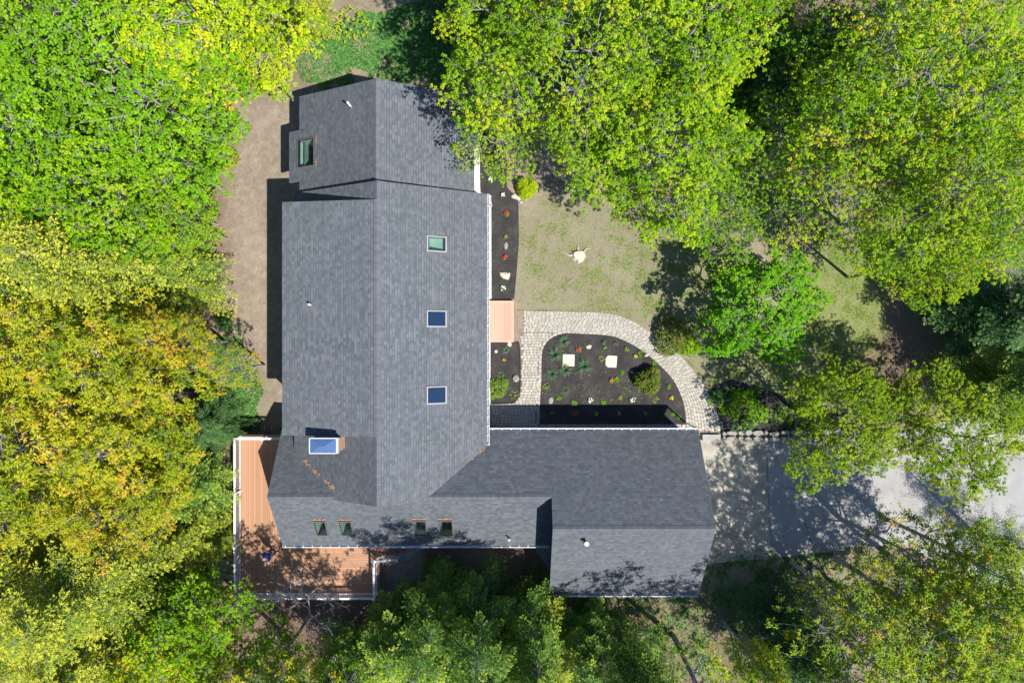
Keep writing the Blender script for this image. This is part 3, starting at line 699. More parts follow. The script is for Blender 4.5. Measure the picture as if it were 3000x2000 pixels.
for yy in (9.2, 11.4): window(-2.35, yy, 1.6, 1.0, 1.2, (1, 0, 0))
for yy in (-3, 0, 3, 6): window(-11.42, yy, 4.0, 0.9, 1.0, (-1, 0, 0)); window(-11.42, yy, 1.3, 1.0, 1.3, (-1, 0, 0))
window(-12.35, -8.0, 1.85, 1.7, 1.9, (-1, 0, 0), 'door'); window(9.95, -7.6, 1.25, 2.5, 2.2, (1, 0, 0), 'garage_door', 'white'); window(9.95, -11.2, 1.25, 2.5, 2.2, (1, 0, 0), 'garage_door', 'white')
for xx_ in (-10.5, -4.2, -1.2): window(xx_, -10.95, 1.5, 1.0, 1.1, (0, -1, 0))
# valley leaf debris
def drift(pts, n, seed, spread=0.06, z=0.03, plane_=None, name='fallen_leaves'):
    rr = random.Random(seed); lv = MB()
    for k in range(n):
        t = rr.random() ** 0.8; t = min(.999, max(0, t + .05 * math.sin(t * 23 + seed))); i = min(len(pts) - 2, int(t * (len(pts) - 1))); f_ = t * (len(pts) - 1) - i
        p = Vector(pts[i]) * (1 - f_) + Vector(pts[i + 1]) * f_; cx, cy = p.x + rr.gauss(0, spread), p.y + rr.gauss(0, spread)
        zz = max(g_(cx, cy) for g_ in plane_) + z + rr.uniform(0, .03); a = rr.uniform(0, 6.28); r = rr.uniform(0.012, 0.032)
        lv.add([(cx + r * math.cos(a + k2), cy + r * math.sin(a + k2), zz + rr.uniform(-.01, .015)) for k2 in (0, 1.6, 3.1, 4.7)], [(0, 1, 2, 3)])
    o = lv.build(name, M['copper']); tag(o, kind='stuff'); return o
drift([(-11.2, -6.2, 0), (-10.5, -6.75, 0), (-9.6, -7.3, 0), (-9.2, -7.6, 0)], 190, 1, plane_=[PL['mainW'], PL['wingN']])
drift([(-1.75, -5.95, 0), (-1.5, -5.8, 0)], 40, 2, 0.05, plane_=[PL['mainE'], PL['wingN']]); drift([(-2.35, -6.35, 0), (-2.1, -6.2, 0)], 30, 3, 0.05, plane_=[PL['mainE'], PL['wingN']])

# ------------------------------------------------------------------ deck
DZ = 0.80; RT = 1.66
deck = empty('deck', (-14, -8, 0), label='salmon brown composite deck wrapping the south-west corner of the house, white railings', cat='deck')
def rel(o, root):
    o.parent = root; o.matrix_parent_inverse = Matrix.Translation(-Vector(root.location)); return o
def boards(name, x0, x1, y0, y1, z, th, along, mat, root):
    mbx = MB(); mbx.box(x0, x1, y0, y1, z - th, z); o = mbx.build(name, mat); add_uv(o.data, (lambda c: (c.x, c.y)) if along == 'y' else (lambda c: (c.y, c.x))); return rel(o, root)
boards('decking', -15.66, -12.42, -14.52, -5.40, DZ, 0.04, 'y', M['deck'], deck)
boards('decking', -12.41, -7.66, -14.52, -10.96, DZ, 0.04, 'x', M['deck'], deck)
mb = MB()
for (x0, x1, y0, y1) in ((-15.70, -15.66, -14.56, -5.36), (-15.66, -7.62, -14.56, -14.52), (-7.66, -7.62, -14.52, -10.96), (-15.66, -12.42, -5.40, -5.36)): mb.box(x0, x1, y0, y1, DZ - .25, DZ + .002)
for xx_ in (-15.4, -13.2, -10.5, -8): mb.box(xx_ - .07, xx_ + .07, -14.3, -14.16, -1.3, DZ - .05)
for yy in (-6, -9, -11.8): mb.box(-15.45, -15.3, yy - .07, yy + .07, -1.3, DZ - .05)
rel(mb.build('rim_boards', M['deckrim']), deck)
def rail_panel(p, q, zt=(RT, RT), zb=(DZ + .1, DZ + .1)):
    p = Vector((*p, 0)); q = Vector((*q, 0)); mbx = MB(); U = lambda v, z: v + Vector((0, 0, z))
    mbx.obox(U(p, zt[0]), U(q, zt[1]), 0.105, 0.05); mbx.obox(U(p, zb[0]), U(q, zb[1]), 0.05, 0.06)
    n = int((q - p).length / 0.118)
    for i in range(1, n):
        t = i / n; c = p.lerp(q, t); mbx.box(c.x - .018, c.x + .018, c.y - .018, c.y + .018, zb[0] * (1 - t) + zb[1] * t, zt[0] * (1 - t) + zt[1] * t - .02)
    return rel(mbx.build('railing', M['pvc']), deck)
def post(x, y, z0=DZ, z1=RT + .06):
    mbx = MB(); mbx.box(x - .06, x + .06, y - .06, y + .06, z0, z1); mbx.box(x - .085, x + .085, y - .085, y + .085, z1, z1 + .03)
    mbx.prism([(x - .085, y - .085), (x + .085, y - .085), (x + .085, y + .085), (x - .085, y + .085)], z1 + .03, z1 + .07, inset=0.7); rel(mbx.build('post', M['pvc']), deck)
wx, sy_, ny_, ex = -15.58, -14.43, -5.46, -7.76
ypx = lambda v: (1000 - v) * (H - RT) / 2000
wy = [ny_, ypx(1446), ypx(1602), sy_]
for i in range(3): rail_panel((wx, wy[i] - .08), (wx, wy[i + 1] + .08))
for v in wy: post(wx, v)
sx_ = [wx, (817 - 1500) * (H - RT) / 2000, (955 - 1500) * (H - RT) / 2000, ex]
for i in range(3): rail_panel((sx_[i] + .08, sy_), (sx_[i + 1] - .08, sy_))
for v in sx_[1:]: post(v, sy_)
rail_panel((ex, sy_ + .08), (ex, -12.41)); post(ex, -12.33)
xn = (768 - 1500) * (H - RT) / 2000
rail_panel((wx + .08, ny_), (xn - .08, ny_)); post(xn, ny_); rail_panel((xn + .08, ny_), (-12.5, ny_)); 
rail_panel((ex + .08, -12.36), (-6.62, -12.42), (RT, 1.12), (DZ + .1, .45)); post(-6.56, -12.42, -.1, 1.2)
# steps down to the east
for i in range(5):
    mb = MB(); x0 = -7.62 + i * 0.30; z = DZ - 0.02 - i * 0.15; mb.box(x0, x0 + .29, -12.30, -10.98, z - .04 - .1, z - .04)
    rel(mb.build('tread', M['deckrim']), deck)
mb = MB(); x0, y0 = at(1189, 1600); mb.box(x0, x0 + .3, -12.5, -10.98, -.1, .07)
tag(mb.build('landing_slab', M['concrete']), 'small grey concrete slab at the foot of the deck steps', 'slab')

def deckleaves():
    rr = random.Random(44); lv = MB()
    for k in range(90):
        cx, cy = (rr.uniform(-15.4, -12.8), rr.uniform(-14.2, -5.8)) if k % 2 else (rr.uniform(-15.4, -7.9), rr.uniform(-14.3, -12.6)); a = rr.uniform(0, 6.28); r = rr.uniform(.015, .035)
        lv.add([(cx + r * math.cos(a + q_), cy + r * math.sin(a + q_), DZ + .012 + rr.uniform(0, .01)) for q_ in (0, 1.6, 3.1, 4.7)], [(0, 1, 2, 3)])
    tag(lv.build('fallen_leaves', M['copper']), kind='stuff')
deckleaves()
# ------------------------------------------------------------------ entry porch
pz = 0.36; x0, y1 = at(1430, 881, pz); x1, y0 = at(1505, 1002, pz); x0 = -1.64
porch = empty('entry_porch', ((x0 + x1) / 2, (y0 + y1) / 2, 0), label='small salmon pink board porch at the front door', cat='porch')
boards('decking', x0, x1 - .14, y0 + .14, y1 - .14, pz, 0.04, 'y', M['porch'], porch)
mb = MB()
mb.box(x0, x1, y1 - .138, y1, pz - .3, pz + .003); mb.box(x0, x1, y0, y0 + .138, pz - .3, pz + .003); mb.box(x1 - .138, x1, y0 + .139, y1 - .139, pz - .3, pz + .003)
rel(mb.build('border_boards', M['porchrim']), porch)

# ------------------------------------------------------------------ stones
def rock(px, py, rx, ry, rot=0, hgt=None, mat='rock', seed=1, name='rock', sides=9, **k):
    x, y, z = atg(px, py); rr = random.Random(seed); mbx = MB(); a = rx * 0.02; b = ry * 0.02; hgt = hgt or min(a, b) * 0.9
    rings = [(1.0, 0.0), (1.03, 0.35), (0.85, 0.75), (0.45, 1.0)]; jit = [rr.uniform(0.78, 1.15) for _ in range(sides)]
    V = []; c_, s_ = math.cos(rot), math.sin(rot)
    for (rf, zf) in rings:
        for i in range(sides):
            th = 2 * math.pi * i / sides; u = a * rf * jit[i] * math.cos(th) * rr.uniform(.95, 1.05); v = b * rf * jit[i] * math.sin(th) * rr.uniform(.95, 1.05)
            V.append((u * c_ - v * s_, u * s_ + v * c_, hgt * zf * rr.uniform(.85, 1.1)))
    n = sides; F = [(r * n + i, r * n + (i + 1) % n, (r + 1) * n + (i + 1) % n, (r + 1) * n + i) for r in range(3) for i in range(n)] + [tuple(range(3 * n, 4 * n))]
    mbx.add(V, F); o = mbx.build(name, M[mat]); o.location = (x, y, z + 0.02); tag(o, **k); return o
ST = 1 / 3.136
def rA(x, y, rx, ry, lab, **k): rock(*A(x, y), rx * ST, ry * ST, cat='rock', label=lab, group='garden stones', **k)
def rB(x, y, rx, ry, lab, **k): rock(*B(x, y), rx * ST, ry * ST, cat='rock', label=lab, group='garden stones', **k)
rA(1080, 425, 30, 20, 'pale angular stone in the curved bed between red flower and walk', seed=1)
rA(730, 915, 22, 36, 'tall narrow stone at the lower left corner of the curved bed', seed=2, mat='rockgrey')
rA(1478, 660, 17, 15, 'little grey stone in the shadow of the round azalea', seed=3, mat='rockgrey')
rA(410, 710, 34, 36, 'grey flat stone against the black edging of the small bed', seed=4, mat='rockgrey')
rA(352, 402, 20, 24, 'round pale boulder at the porch corner of the small bed', seed=5)
rA(1608, 505, 18, 12, 'small tan stone beside the yellow flowers at the walk edge', seed=6)
rA(1948, 1150, 20, 18, 'pale boulder at the end of the gravel strip by the garage corner', seed=16)
rB(320, 755, 22, 38, 'flat grey slate standing in the long bed between the orange flowers', seed=7, mat='rockgrey', rot=-.1)
rB(310, 1025, 56, 36, 'large cream triangular stone in the long bed', seed=8, rot=-.25, sides=7)
rB(412, 305, 50, 26, 'cream oblong stone beside the lime shrub', seed=9, rot=-.4)
rB(461, 355, 16, 9, 'tiny white stone just below the cream oblong one', seed=10, rot=.6)
rock(548 + 70, 1708, 16, 14, seed=12, cat='rock', label='pale boulder in shade under the hemlock west of the deck', mat='rock')
rock(1577, 1738 + 20, 12, 18, seed=13, cat='rock', label='grey boulder by the garage wall above the hemlocks', mat='rockgrey')
rock(1276, 1655, 11, 11, seed=14, cat='rock', label='blue grey flagstone on the shady ground south of the long wing', mat='rockgrey')
def steppad(x, y, h_, lab, cut=False, seed=0):
    px, py = A(x, y); cx, cy = at(px, py); s_ = h_ * ST * 0.02; rr = random.Random(seed)
    pts = [(-s_, -s_ * .95), (s_ * .95, -s_), (s_, s_ * .95), (-s_ * .95, s_)] if not cut else [(-s_ * .6, -s_), (s_ * .85, -s_ * 1.05), (s_, s_ * .9), (-s_ * .6, s_), (-s_ * .95, s_ * .5), (-s_, -s_ * .6)]
    mbx = MB(); mbx.prism(pts, 0, 0.09, inset=0.04); o = mbx.build('stepping_stone', M['slab']); o.location = (cx, cy, 0.02)
    tag(o, label=lab, cat='stepping stone', group='stepping stones')
steppad(895, 548, 57, 'square cream stepping stone between the lily clumps'); steppad(1287, 558, 56, 'cream stepping stone with a broken corner in mid bed', True)

# ------------------------------------------------------------------ leaves and plants
def leaves(P_, Dr, Ln, Wd, tint, droop=0.25, rs_=None, tilt=0.35):
    """leaf blades as folded kites; P base points, Dr unit directions"""
    n = len(P_); rs_ = rs_ or np.random.RandomState(1)
    up = np.tile([0, 0, 1.0], (n, 1)) + rs_.normal(0, tilt, (n, 3)); sd = np.cross(Dr, up); sd /= np.linalg.norm(sd, axis=1)[:, None] + 1e-9
    nr = np.cross(sd, Dr); Ln = np.broadcast_to(Ln, n)[:, None]; Wd = np.broadcast_to(Wd, n)[:, None]
    v0 = P_; vl = P_ + Dr * Ln * .48 + sd * Wd * .5 + nr * Wd * .16; vr = P_ + Dr * Ln * .48 - sd * Wd * .5 + nr * Wd * .16
    vt = P_ + Dr * Ln - nr * Ln * droop
    V = np.stack([v0, vr, vt, vl], 1).reshape(-1, 3); F = np.arange(4 * n).reshape(n, 4)
    return V, F, np.repeat(tint, 4)
def unit(a): return a / (np.linalg.norm(a, axis=-1, keepdims=True) + 1e-9)
class LB:
    def __init__(s): s.V = []; s.F = []; s.T = []; s.n = 0
    def add(s, V, F, T): s.V.append(V); s.F.append(F + s.n); s.T.append(T); s.n += len(V)
    def mesh(s, name, mat):
        me = np_mesh(name, np.concatenate(s.V), np.concatenate(s.F), tint=np.clip(np.concatenate(s.T), 0, 1)); me.materials.append(mat); return me
def rosettes(C, per, L_, W_l, rs_, tint, spread=0.03, elev_=(-0.5, 0.25), droop=0.25, tilt=0.3):
    n = len(C) * per; base = np.repeat(C, per, 0); az = rs_.uniform(0, 2 * np.pi, n); el = rs_.uniform(elev_[0], elev_[1], n)
    D_ = np.stack([np.cos(az) * np.cos(el), np.sin(az) * np.cos(el), np.sin(el)], 1)
    ln_ = L_ * rs_.uniform(0.7, 1.2, n); wd_ = W_l * rs_.uniform(0.8, 1.15, n)
    return leaves(base + D_ * spread, D_, ln_, wd_, np.repeat(tint, per) + rs_.normal(0, 0.13, n), droop, rs_, tilt)
def twigs_mesh(lines, sides=3):
    """lines: list of (points array (k,3), radii) -> verts, quads, vectorised per line"""
    VV = []; FF = []; b = 0
    for P_, r_ in lines:
        k = len(P_); d = np.gradient(P_, axis=0); d = unit(d); ref = np.array([0.3, 0.2, 1.0]) if abs(d[0, 2]) < .9 else np.array([1.0, .1, 0])
        a = unit(np.cross(d, ref)); c = np.cross(d, a); th = np.arange(sides) * 2 * np.pi / sides
        V = P_[:, None, :] + (a[:, None, :] * np.cos(th)[None, :, None] + c[:, None, :] * np.sin(th)[None, :, None]) * np.asarray(r_)[:, None, None]
        idx = b + np.arange(k * sides).reshape(k, sides); nx = np.roll(idx, -1, 1)
        FF.append(np.stack([idx[:-1], nx[:-1], nx[1:], idx[1:]], -1).reshape(-1, 4)); VV.append(V.reshape(-1, 3)); b += k * sides
    return np.concatenate(VV), np.concatenate(FF)
def curve(a, b, sag=0.0, n=5, rs_=None, wob=0.0):
    t = np.linspace(0, 1, n)[:, None]; P_ = a * (1 - t) + b * t; P_[:, 2] += sag * np.sin(np.pi * t[:, 0])
    if rs_ is not None and n > 2: P_[1:-1] += rs_.normal(0, wob, (n - 2, 3))
    return P_
def broadleaf(name, seed, R, Ht, K, ros, per, Ll, Lw, rc=0.75, cz=0.66, vz=0.34, hollow=0.35, elev_=(-0.5, .25), barkm='bark', gap=0.0, tiltl=.3, lobes=0.30, sp=.84, twp=.4):
    rs_ = np.random.RandomState(seed); ph = rs_.uniform(0, 6.28, 6); am = rs_.uniform(.4, 1, 6)
    def rad(az, el): return 1 + lobes * sum(am[i] * np.sin((i + 2) * az + ph[i] + el * (i - 2)) for i in range(4)) / 2
    C = []; tries = 0
    while len(C) < K and tries < K * 90:
        tries += 1; u = rs_.normal(size=3); u /= np.linalg.norm(u)
        if u[2] < -0.55: continue
        f = hollow + (1 - hollow) * rs_.random() ** 0.55; az = math.atan2(u[1], u[0]); k = rad(az, u[2]) * f
        p = np.array([u[0] * R * k, u[1] * R * k, cz * Ht + u[2] * vz * Ht * (0.75 + .25 * k)])
        if C and min(np.linalg.norm(np.array(C) - p, axis=1)) < rc * sp: continue
        C.append(p)
    C = np.array(C); lines = []; 
    # trunk
    tw = rs_.normal(0, .12, (7, 3)); tw[:, 2] = 0; tw[0] = 0; tz = np.linspace(-0.3, Ht * .86, 7); tr = np.cumsum(tw, 0) * .8; tr[:, 2] = tz
    r0 = 0.011 * Ht + .02 * R; trunkline = (tr, np.linspace(r0, r0 * .18, 7))
    nodes = [tr[i] for i in range(2, 7)]; limb_r = [r0 * (1 - .8 * i / 6) for i in range(2, 7)]
    NL = 9
    for i in range(NL):
        az = i * 2.399 + rs_.uniform(-.3, .3); s0 = 0.35 + .5 * i / NL; st = np.array([np.interp(s0 * Ht * .86, tz, tr[:, j]) for j in range(3)])
        ln_ = R * rs_.uniform(.6, .8) * (1.05 - .45 * i / NL); en = st + np.array([math.cos(az) * ln_, math.sin(az) * ln_, Ht * rs_.uniform(.12, .28)])
        P_ = curve(st, en, .3, 7, rs_, .12); rr = np.linspace(r0 * .34, .02, 7); lines.append((P_, rr))
        for j in range(2, 7): nodes.append(P_[j]); limb_r.append(rr[j])
    nodes = np.array(nodes); br = []
    for c in C:
        d = np.linalg.norm(nodes - c, axis=1) + 1.5 * np.maximum(0, nodes[:, 2] - c[2]); j = int(np.argmin(d)); r1 = min(limb_r[j] * .7, .022 + .005 * d[j])
        br.append((curve(nodes[j], c, .1, 6, rs_, .06 + .03 * d[j]), np.linspace(r1, .008, 6)))
    # rosettes round each clump, more on top
    n = len(C); U = unit(rs_.normal(size=(n, ros, 3))); U[..., 2] = np.abs(U[..., 2]) * rs_.choice([1, 1, -0.6], (n, ros)); rr_ = rs_.random((n, ros)) ** .45
    cr = rc * rs_.uniform(.65, 1.2, (n, 1, 1)); Q = C[:, None, :] + U * rr_[..., None] * cr * np.array([1, 1, .55])
    keep = rs_.random((n, ros)) > gap
    tw_l = []
    for i in range(n):
        for j in range(ros):
            if keep[i, j] and rs_.random() < twp: tw_l.append((np.stack([C[i], (C[i] + Q[i, j]) / 2 + rs_.normal(0, .05, 3), Q[i, j]]), np.array([.008, .006, .004])))
    Qf = Q[keep]; ct = np.repeat(rs_.normal(0.5, .19, n), ros).reshape(n, ros)[keep] + rs_.normal(0, .09, len(Qf))
    lb = LB(); lb.add(*rosettes(Qf, per, Ll, Lw, rs_, ct, .02, elev_, .25, tiltl))
    crown = lb.mesh(name + '_crown', None)
    V1, F1 = twigs_mesh([trunkline], 9)
    Va, Fa = twigs_mesh(lines, 6); Vb, Fb = twigs_mesh(br, 4); Vc, Fc = twigs_mesh(tw_l, 3)
    b1 = len(V1); b2 = b1 + len(Va); b3 = b2 + len(Vb)
    V = np.concatenate([V1, Va, Vb, Vc]); F = np.concatenate([F1, Fa + b1, Fb + b2, Fc + b3])
    trunk = np_mesh(name + '_trunk', V, F); trunk.materials.append(M[barkm])
    R = float(np.percentile(np.hypot(Qf[:, 0], Qf[:, 1]), 95))
    return dict(crown=crown, trunk=trunk, R=R, H=Ht, hc=cz)
def conifer(name, seed, R, Ht, whorls=24, per=5, spacing=.2, leafl=.13, leafw=.05, z0=.12, power=.75, lat=.55, bark_='barkdark', droopb=.16, needle=.1, bushy=1.0):
    rs_ = np.random.RandomState(seed); P_, Dr, Tn = [], [], []; br = []; lean = rs_.normal(0, .25, 2)
    for w_i in range(whorls):
        f = (w_i + rs_.random()) / whorls; z = Ht * (z0 + (1 - z0) * f * .98); env = R * (1 - f) ** power
        if f < .2: env *= .75 + .25 * f / .2
        for b_i in range(per):
            az = rs_.uniform(0, 2 * np.pi); ln_ = env * rs_.choice([.55, .8, 1.0, 1.15, 1.3]) * rs_.uniform(.9, 1.1) + .15; el = .25 * f - .05 + rs_.normal(0, .08)
            n = max(4, int(ln_ / spacing) + 1); t = np.linspace(0, 1, n); dirh = np.array([math.cos(az), math.sin(az), 0])
            base = np.array([lean[0] * f, lean[1] * f, z]); B_ = base + dirh * (ln_ * t)[:, None]; B_[:, 2] += ln_ * (el * t * 2 - droopb * t ** 2 * 1.6)
            B_[:, :2] += np.cumsum(rs_.normal(0, .045, (n, 2)), 0)
            br.append((B_, np.linspace(.008 + .006 * ln_, .003, n)))
            side = np.array([-dirh[1], dirh[0], 0]); bt = rs_.normal(0, .1)
            for i in range(1, n):
                rem = ln_ * (1 - t[i]); ll = min(lat * 1.5, rem * lat + .14) * rs_.uniform(.7, 1.15)
                for sg in (-1, 1):
                    ang = rs_.uniform(.7, 1.05); ld = unit(dirh * math.cos(ang) + side * sg * math.sin(ang) + np.array([0, 0, rs_.normal(-.08, .14)]))
                    m = max(2, int(ll / needle)); s = (np.arange(m) + .3)[:, None] * needle; bp = B_[i] + ld * s; bp[:, 2] -= .12 * (s[:, 0] ** 2) / max(.3, ll)
                    sd = np.cross(ld, [0, 0, 1.0])
                    for sg2 in (-1, 1):
                        dd = unit(ld * rs_.uniform(.6, .9, (m, 1)) + sd * sg2 * rs_.uniform(.4, .8, (m, 1)) + rs_.normal(0, .16 * bushy, (m, 3)))
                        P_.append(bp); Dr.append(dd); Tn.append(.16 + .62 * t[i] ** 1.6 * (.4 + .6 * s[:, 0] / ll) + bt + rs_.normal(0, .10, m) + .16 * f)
                    P_.append(bp[-1:]); Dr.append(ld[None]); Tn.append(np.array([.8]))
    P_ = np.concatenate(P_); Dr = np.concatenate(Dr); Tn = np.concatenate(Tn); n = len(P_)
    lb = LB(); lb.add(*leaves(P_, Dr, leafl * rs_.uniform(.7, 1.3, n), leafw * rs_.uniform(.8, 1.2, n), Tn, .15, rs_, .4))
    crown = lb.mesh(name + '_crown', None)
    V, F = twigs_mesh([(np.array([[0, 0, -.3], [lean[0] * .5, lean[1] * .5, Ht * .5], [lean[0], lean[1], Ht * .99]]), [.017 * Ht, .010 * Ht, .02])], 8)
    Vb, Fb = twigs_mesh(br, 3)
    trunk = np_mesh(name + '_trunk', np.concatenate([V, Vb]), np.concatenate([F, Fb + len(V)])); trunk.materials.append(M['bark'])
    return dict(crown=crown, trunk=trunk, R=R, H=Ht, hc=.4)
def bare(name, seed, Ht, R, mat='deadwood'):
    rs_ = np.random.RandomState(seed); lines = []
    def grow(p, d, ln_, r, lev):
        q = p + d * ln_; P_ = curve(p, q, 0, 5, rs_, .04 * ln_); lines.append((P_, np.linspace(r, r * .55, 5)))
        if lev == 0: return
        for k in range(rs_.randint(3, 5)):
            j = rs_.randint(2, 5); nd = unit(d * .7 + rs_.normal(0, .55, 3) + np.array([0, 0, .1])); grow(P_[j], nd, ln_ * rs_.uniform(.5, .75), r * .55, lev - 1)
    grow(np.array([0, 0, -.2]), np.array([.0, .0, 1.0]), Ht * .55, .06, 0)
    for k in range(7):
        az = k * 2.4; grow(np.array([0, 0, Ht * (.25 + .05 * k)]), unit(np.array([math.cos(az), math.sin(az), .5])), R * .55, .03, 3)
    V, F = twigs_mesh(lines, 4); me = np_mesh(name, V, F); me.materials.append(M[mat]); return me

PR = {}
PR['maple'] = [broadleaf('maple', 10 + i, 4.0, 12, 170, 22, 9, .122, .10, rc=.85, elev_=(-.4, .3)) for i in range(3)]
PR['bigmaple'] = [broadleaf('big_maple', 20 + i, 6.2, 14, 400, 21, 9, .12, .095, rc=.95, vz=.30, gap=.14, twp=.35, lobes=.36) for i in range(2)]
PR['thin'] = [broadleaf('thin_maple', 25, 4.5, 12, 135, 16, 8, .12, .10, rc=.9, gap=.2, hollow=.2)]
PR['beech'] = [broadleaf('beech', 30 + i, 4.0, 12, 220, 25, 9, .10, .075, rc=.75, lobes=.15, twp=.25) for i in range(2)]
PR['oak'] = [broadleaf('oak', 40 + i, 4.0, 13, 140, 18, 9, .22, .07, rc=.80, sp=.92, elev_=(-.35, .45), tiltl=.4) for i in range(3)]
PR['openoak'] = [broadleaf('open_oak', 45 + i, 4.0, 13, 85, 9, 8, .24, .085, rc=.72, sp=1.0, elev_=(-.35, .45), tiltl=.4, hollow=.15, gap=.3, lobes=.45) for i in range(2)]
PR['birch'] = [broadleaf('birch', 50 + i, 3.8, 10, 210, 24, 9, .095, .08, rc=.66, sp=.85, vz=.3, barkm='barkdark', twp=.25, lobes=.45, gap=.12) for i in range(2)]
PR['small'] = [broadleaf('small_tree', 60 + i, 3.0, 6.5, 110, 22, 8, .12, .10, rc=.60, sp=.85, lobes=.42, cz=.58, vz=.38, twp=.3) for i in range(2)]
PR['hemlock'] = [conifer('hemlock', 70 + i, 3.6, 12, 24, 6, spacing=.22, leafl=.16, leafw=.065, needle=.11, lat=.6, power=.62) for i in range(4)]
PR['fir'] = [conifer('fir', 90 + i, 3.2, 13, 15, 5, spacing=.20, leafl=.15, leafw=.06, needle=.09, lat=.75, power=.5, z0=.08) for i in range(4)]
PR['bighemlock'] = [conifer('big_hemlock', 76 + i, 5.0, 15, 32, 8, spacing=.26, leafl=.17, leafw=.065, needle=.12, lat=.5, power=.6) for i in range(3)]
PR['pine'] = [conifer('pine', 80, 3.2, 13, 20, 5, .24, .19, .026, needle=.07, lat=.4, bark_='barkdark', bushy=3.0)]

def plant_tree(kind, var, x, y, R, Ht, leaf, name, label, cat='tree', group='trees of the woods around the house', rz=0.0, lean=(0, 0)):
    p = PR[kind][var % len(PR[kind])]; z = float(gz(x, y)); root = empty(name, (x, y, z), rz, label=label, cat=cat, group=group)
    root.scale = (R / p['R'], R / p['R'], Ht / p['H']); root.rotation_euler = (lean[0], lean[1], rz)
    for nm, me in (('trunk', p['trunk']), ('crown', p['crown'])):
        o = link(bpy.data.objects.new(nm, me), root)
        if nm == 'crown':
            if not me.materials: me.materials.append(L[leaf])
            o.material_slots[0].link = 'OBJECT'; o.material_slots[0].material = L[leaf]
    return root
NAMES = dict(maple='maple_tree', bigmaple='maple_tree', thin='maple_tree', beech='beech_tree', oak='oak_tree', openoak='oak_tree', birch='birch_tree', small='small_tree', hemlock='hemlock_tree', fir='hemlock_tree', bighemlock='hemlock_tree', pine='pine_tree')
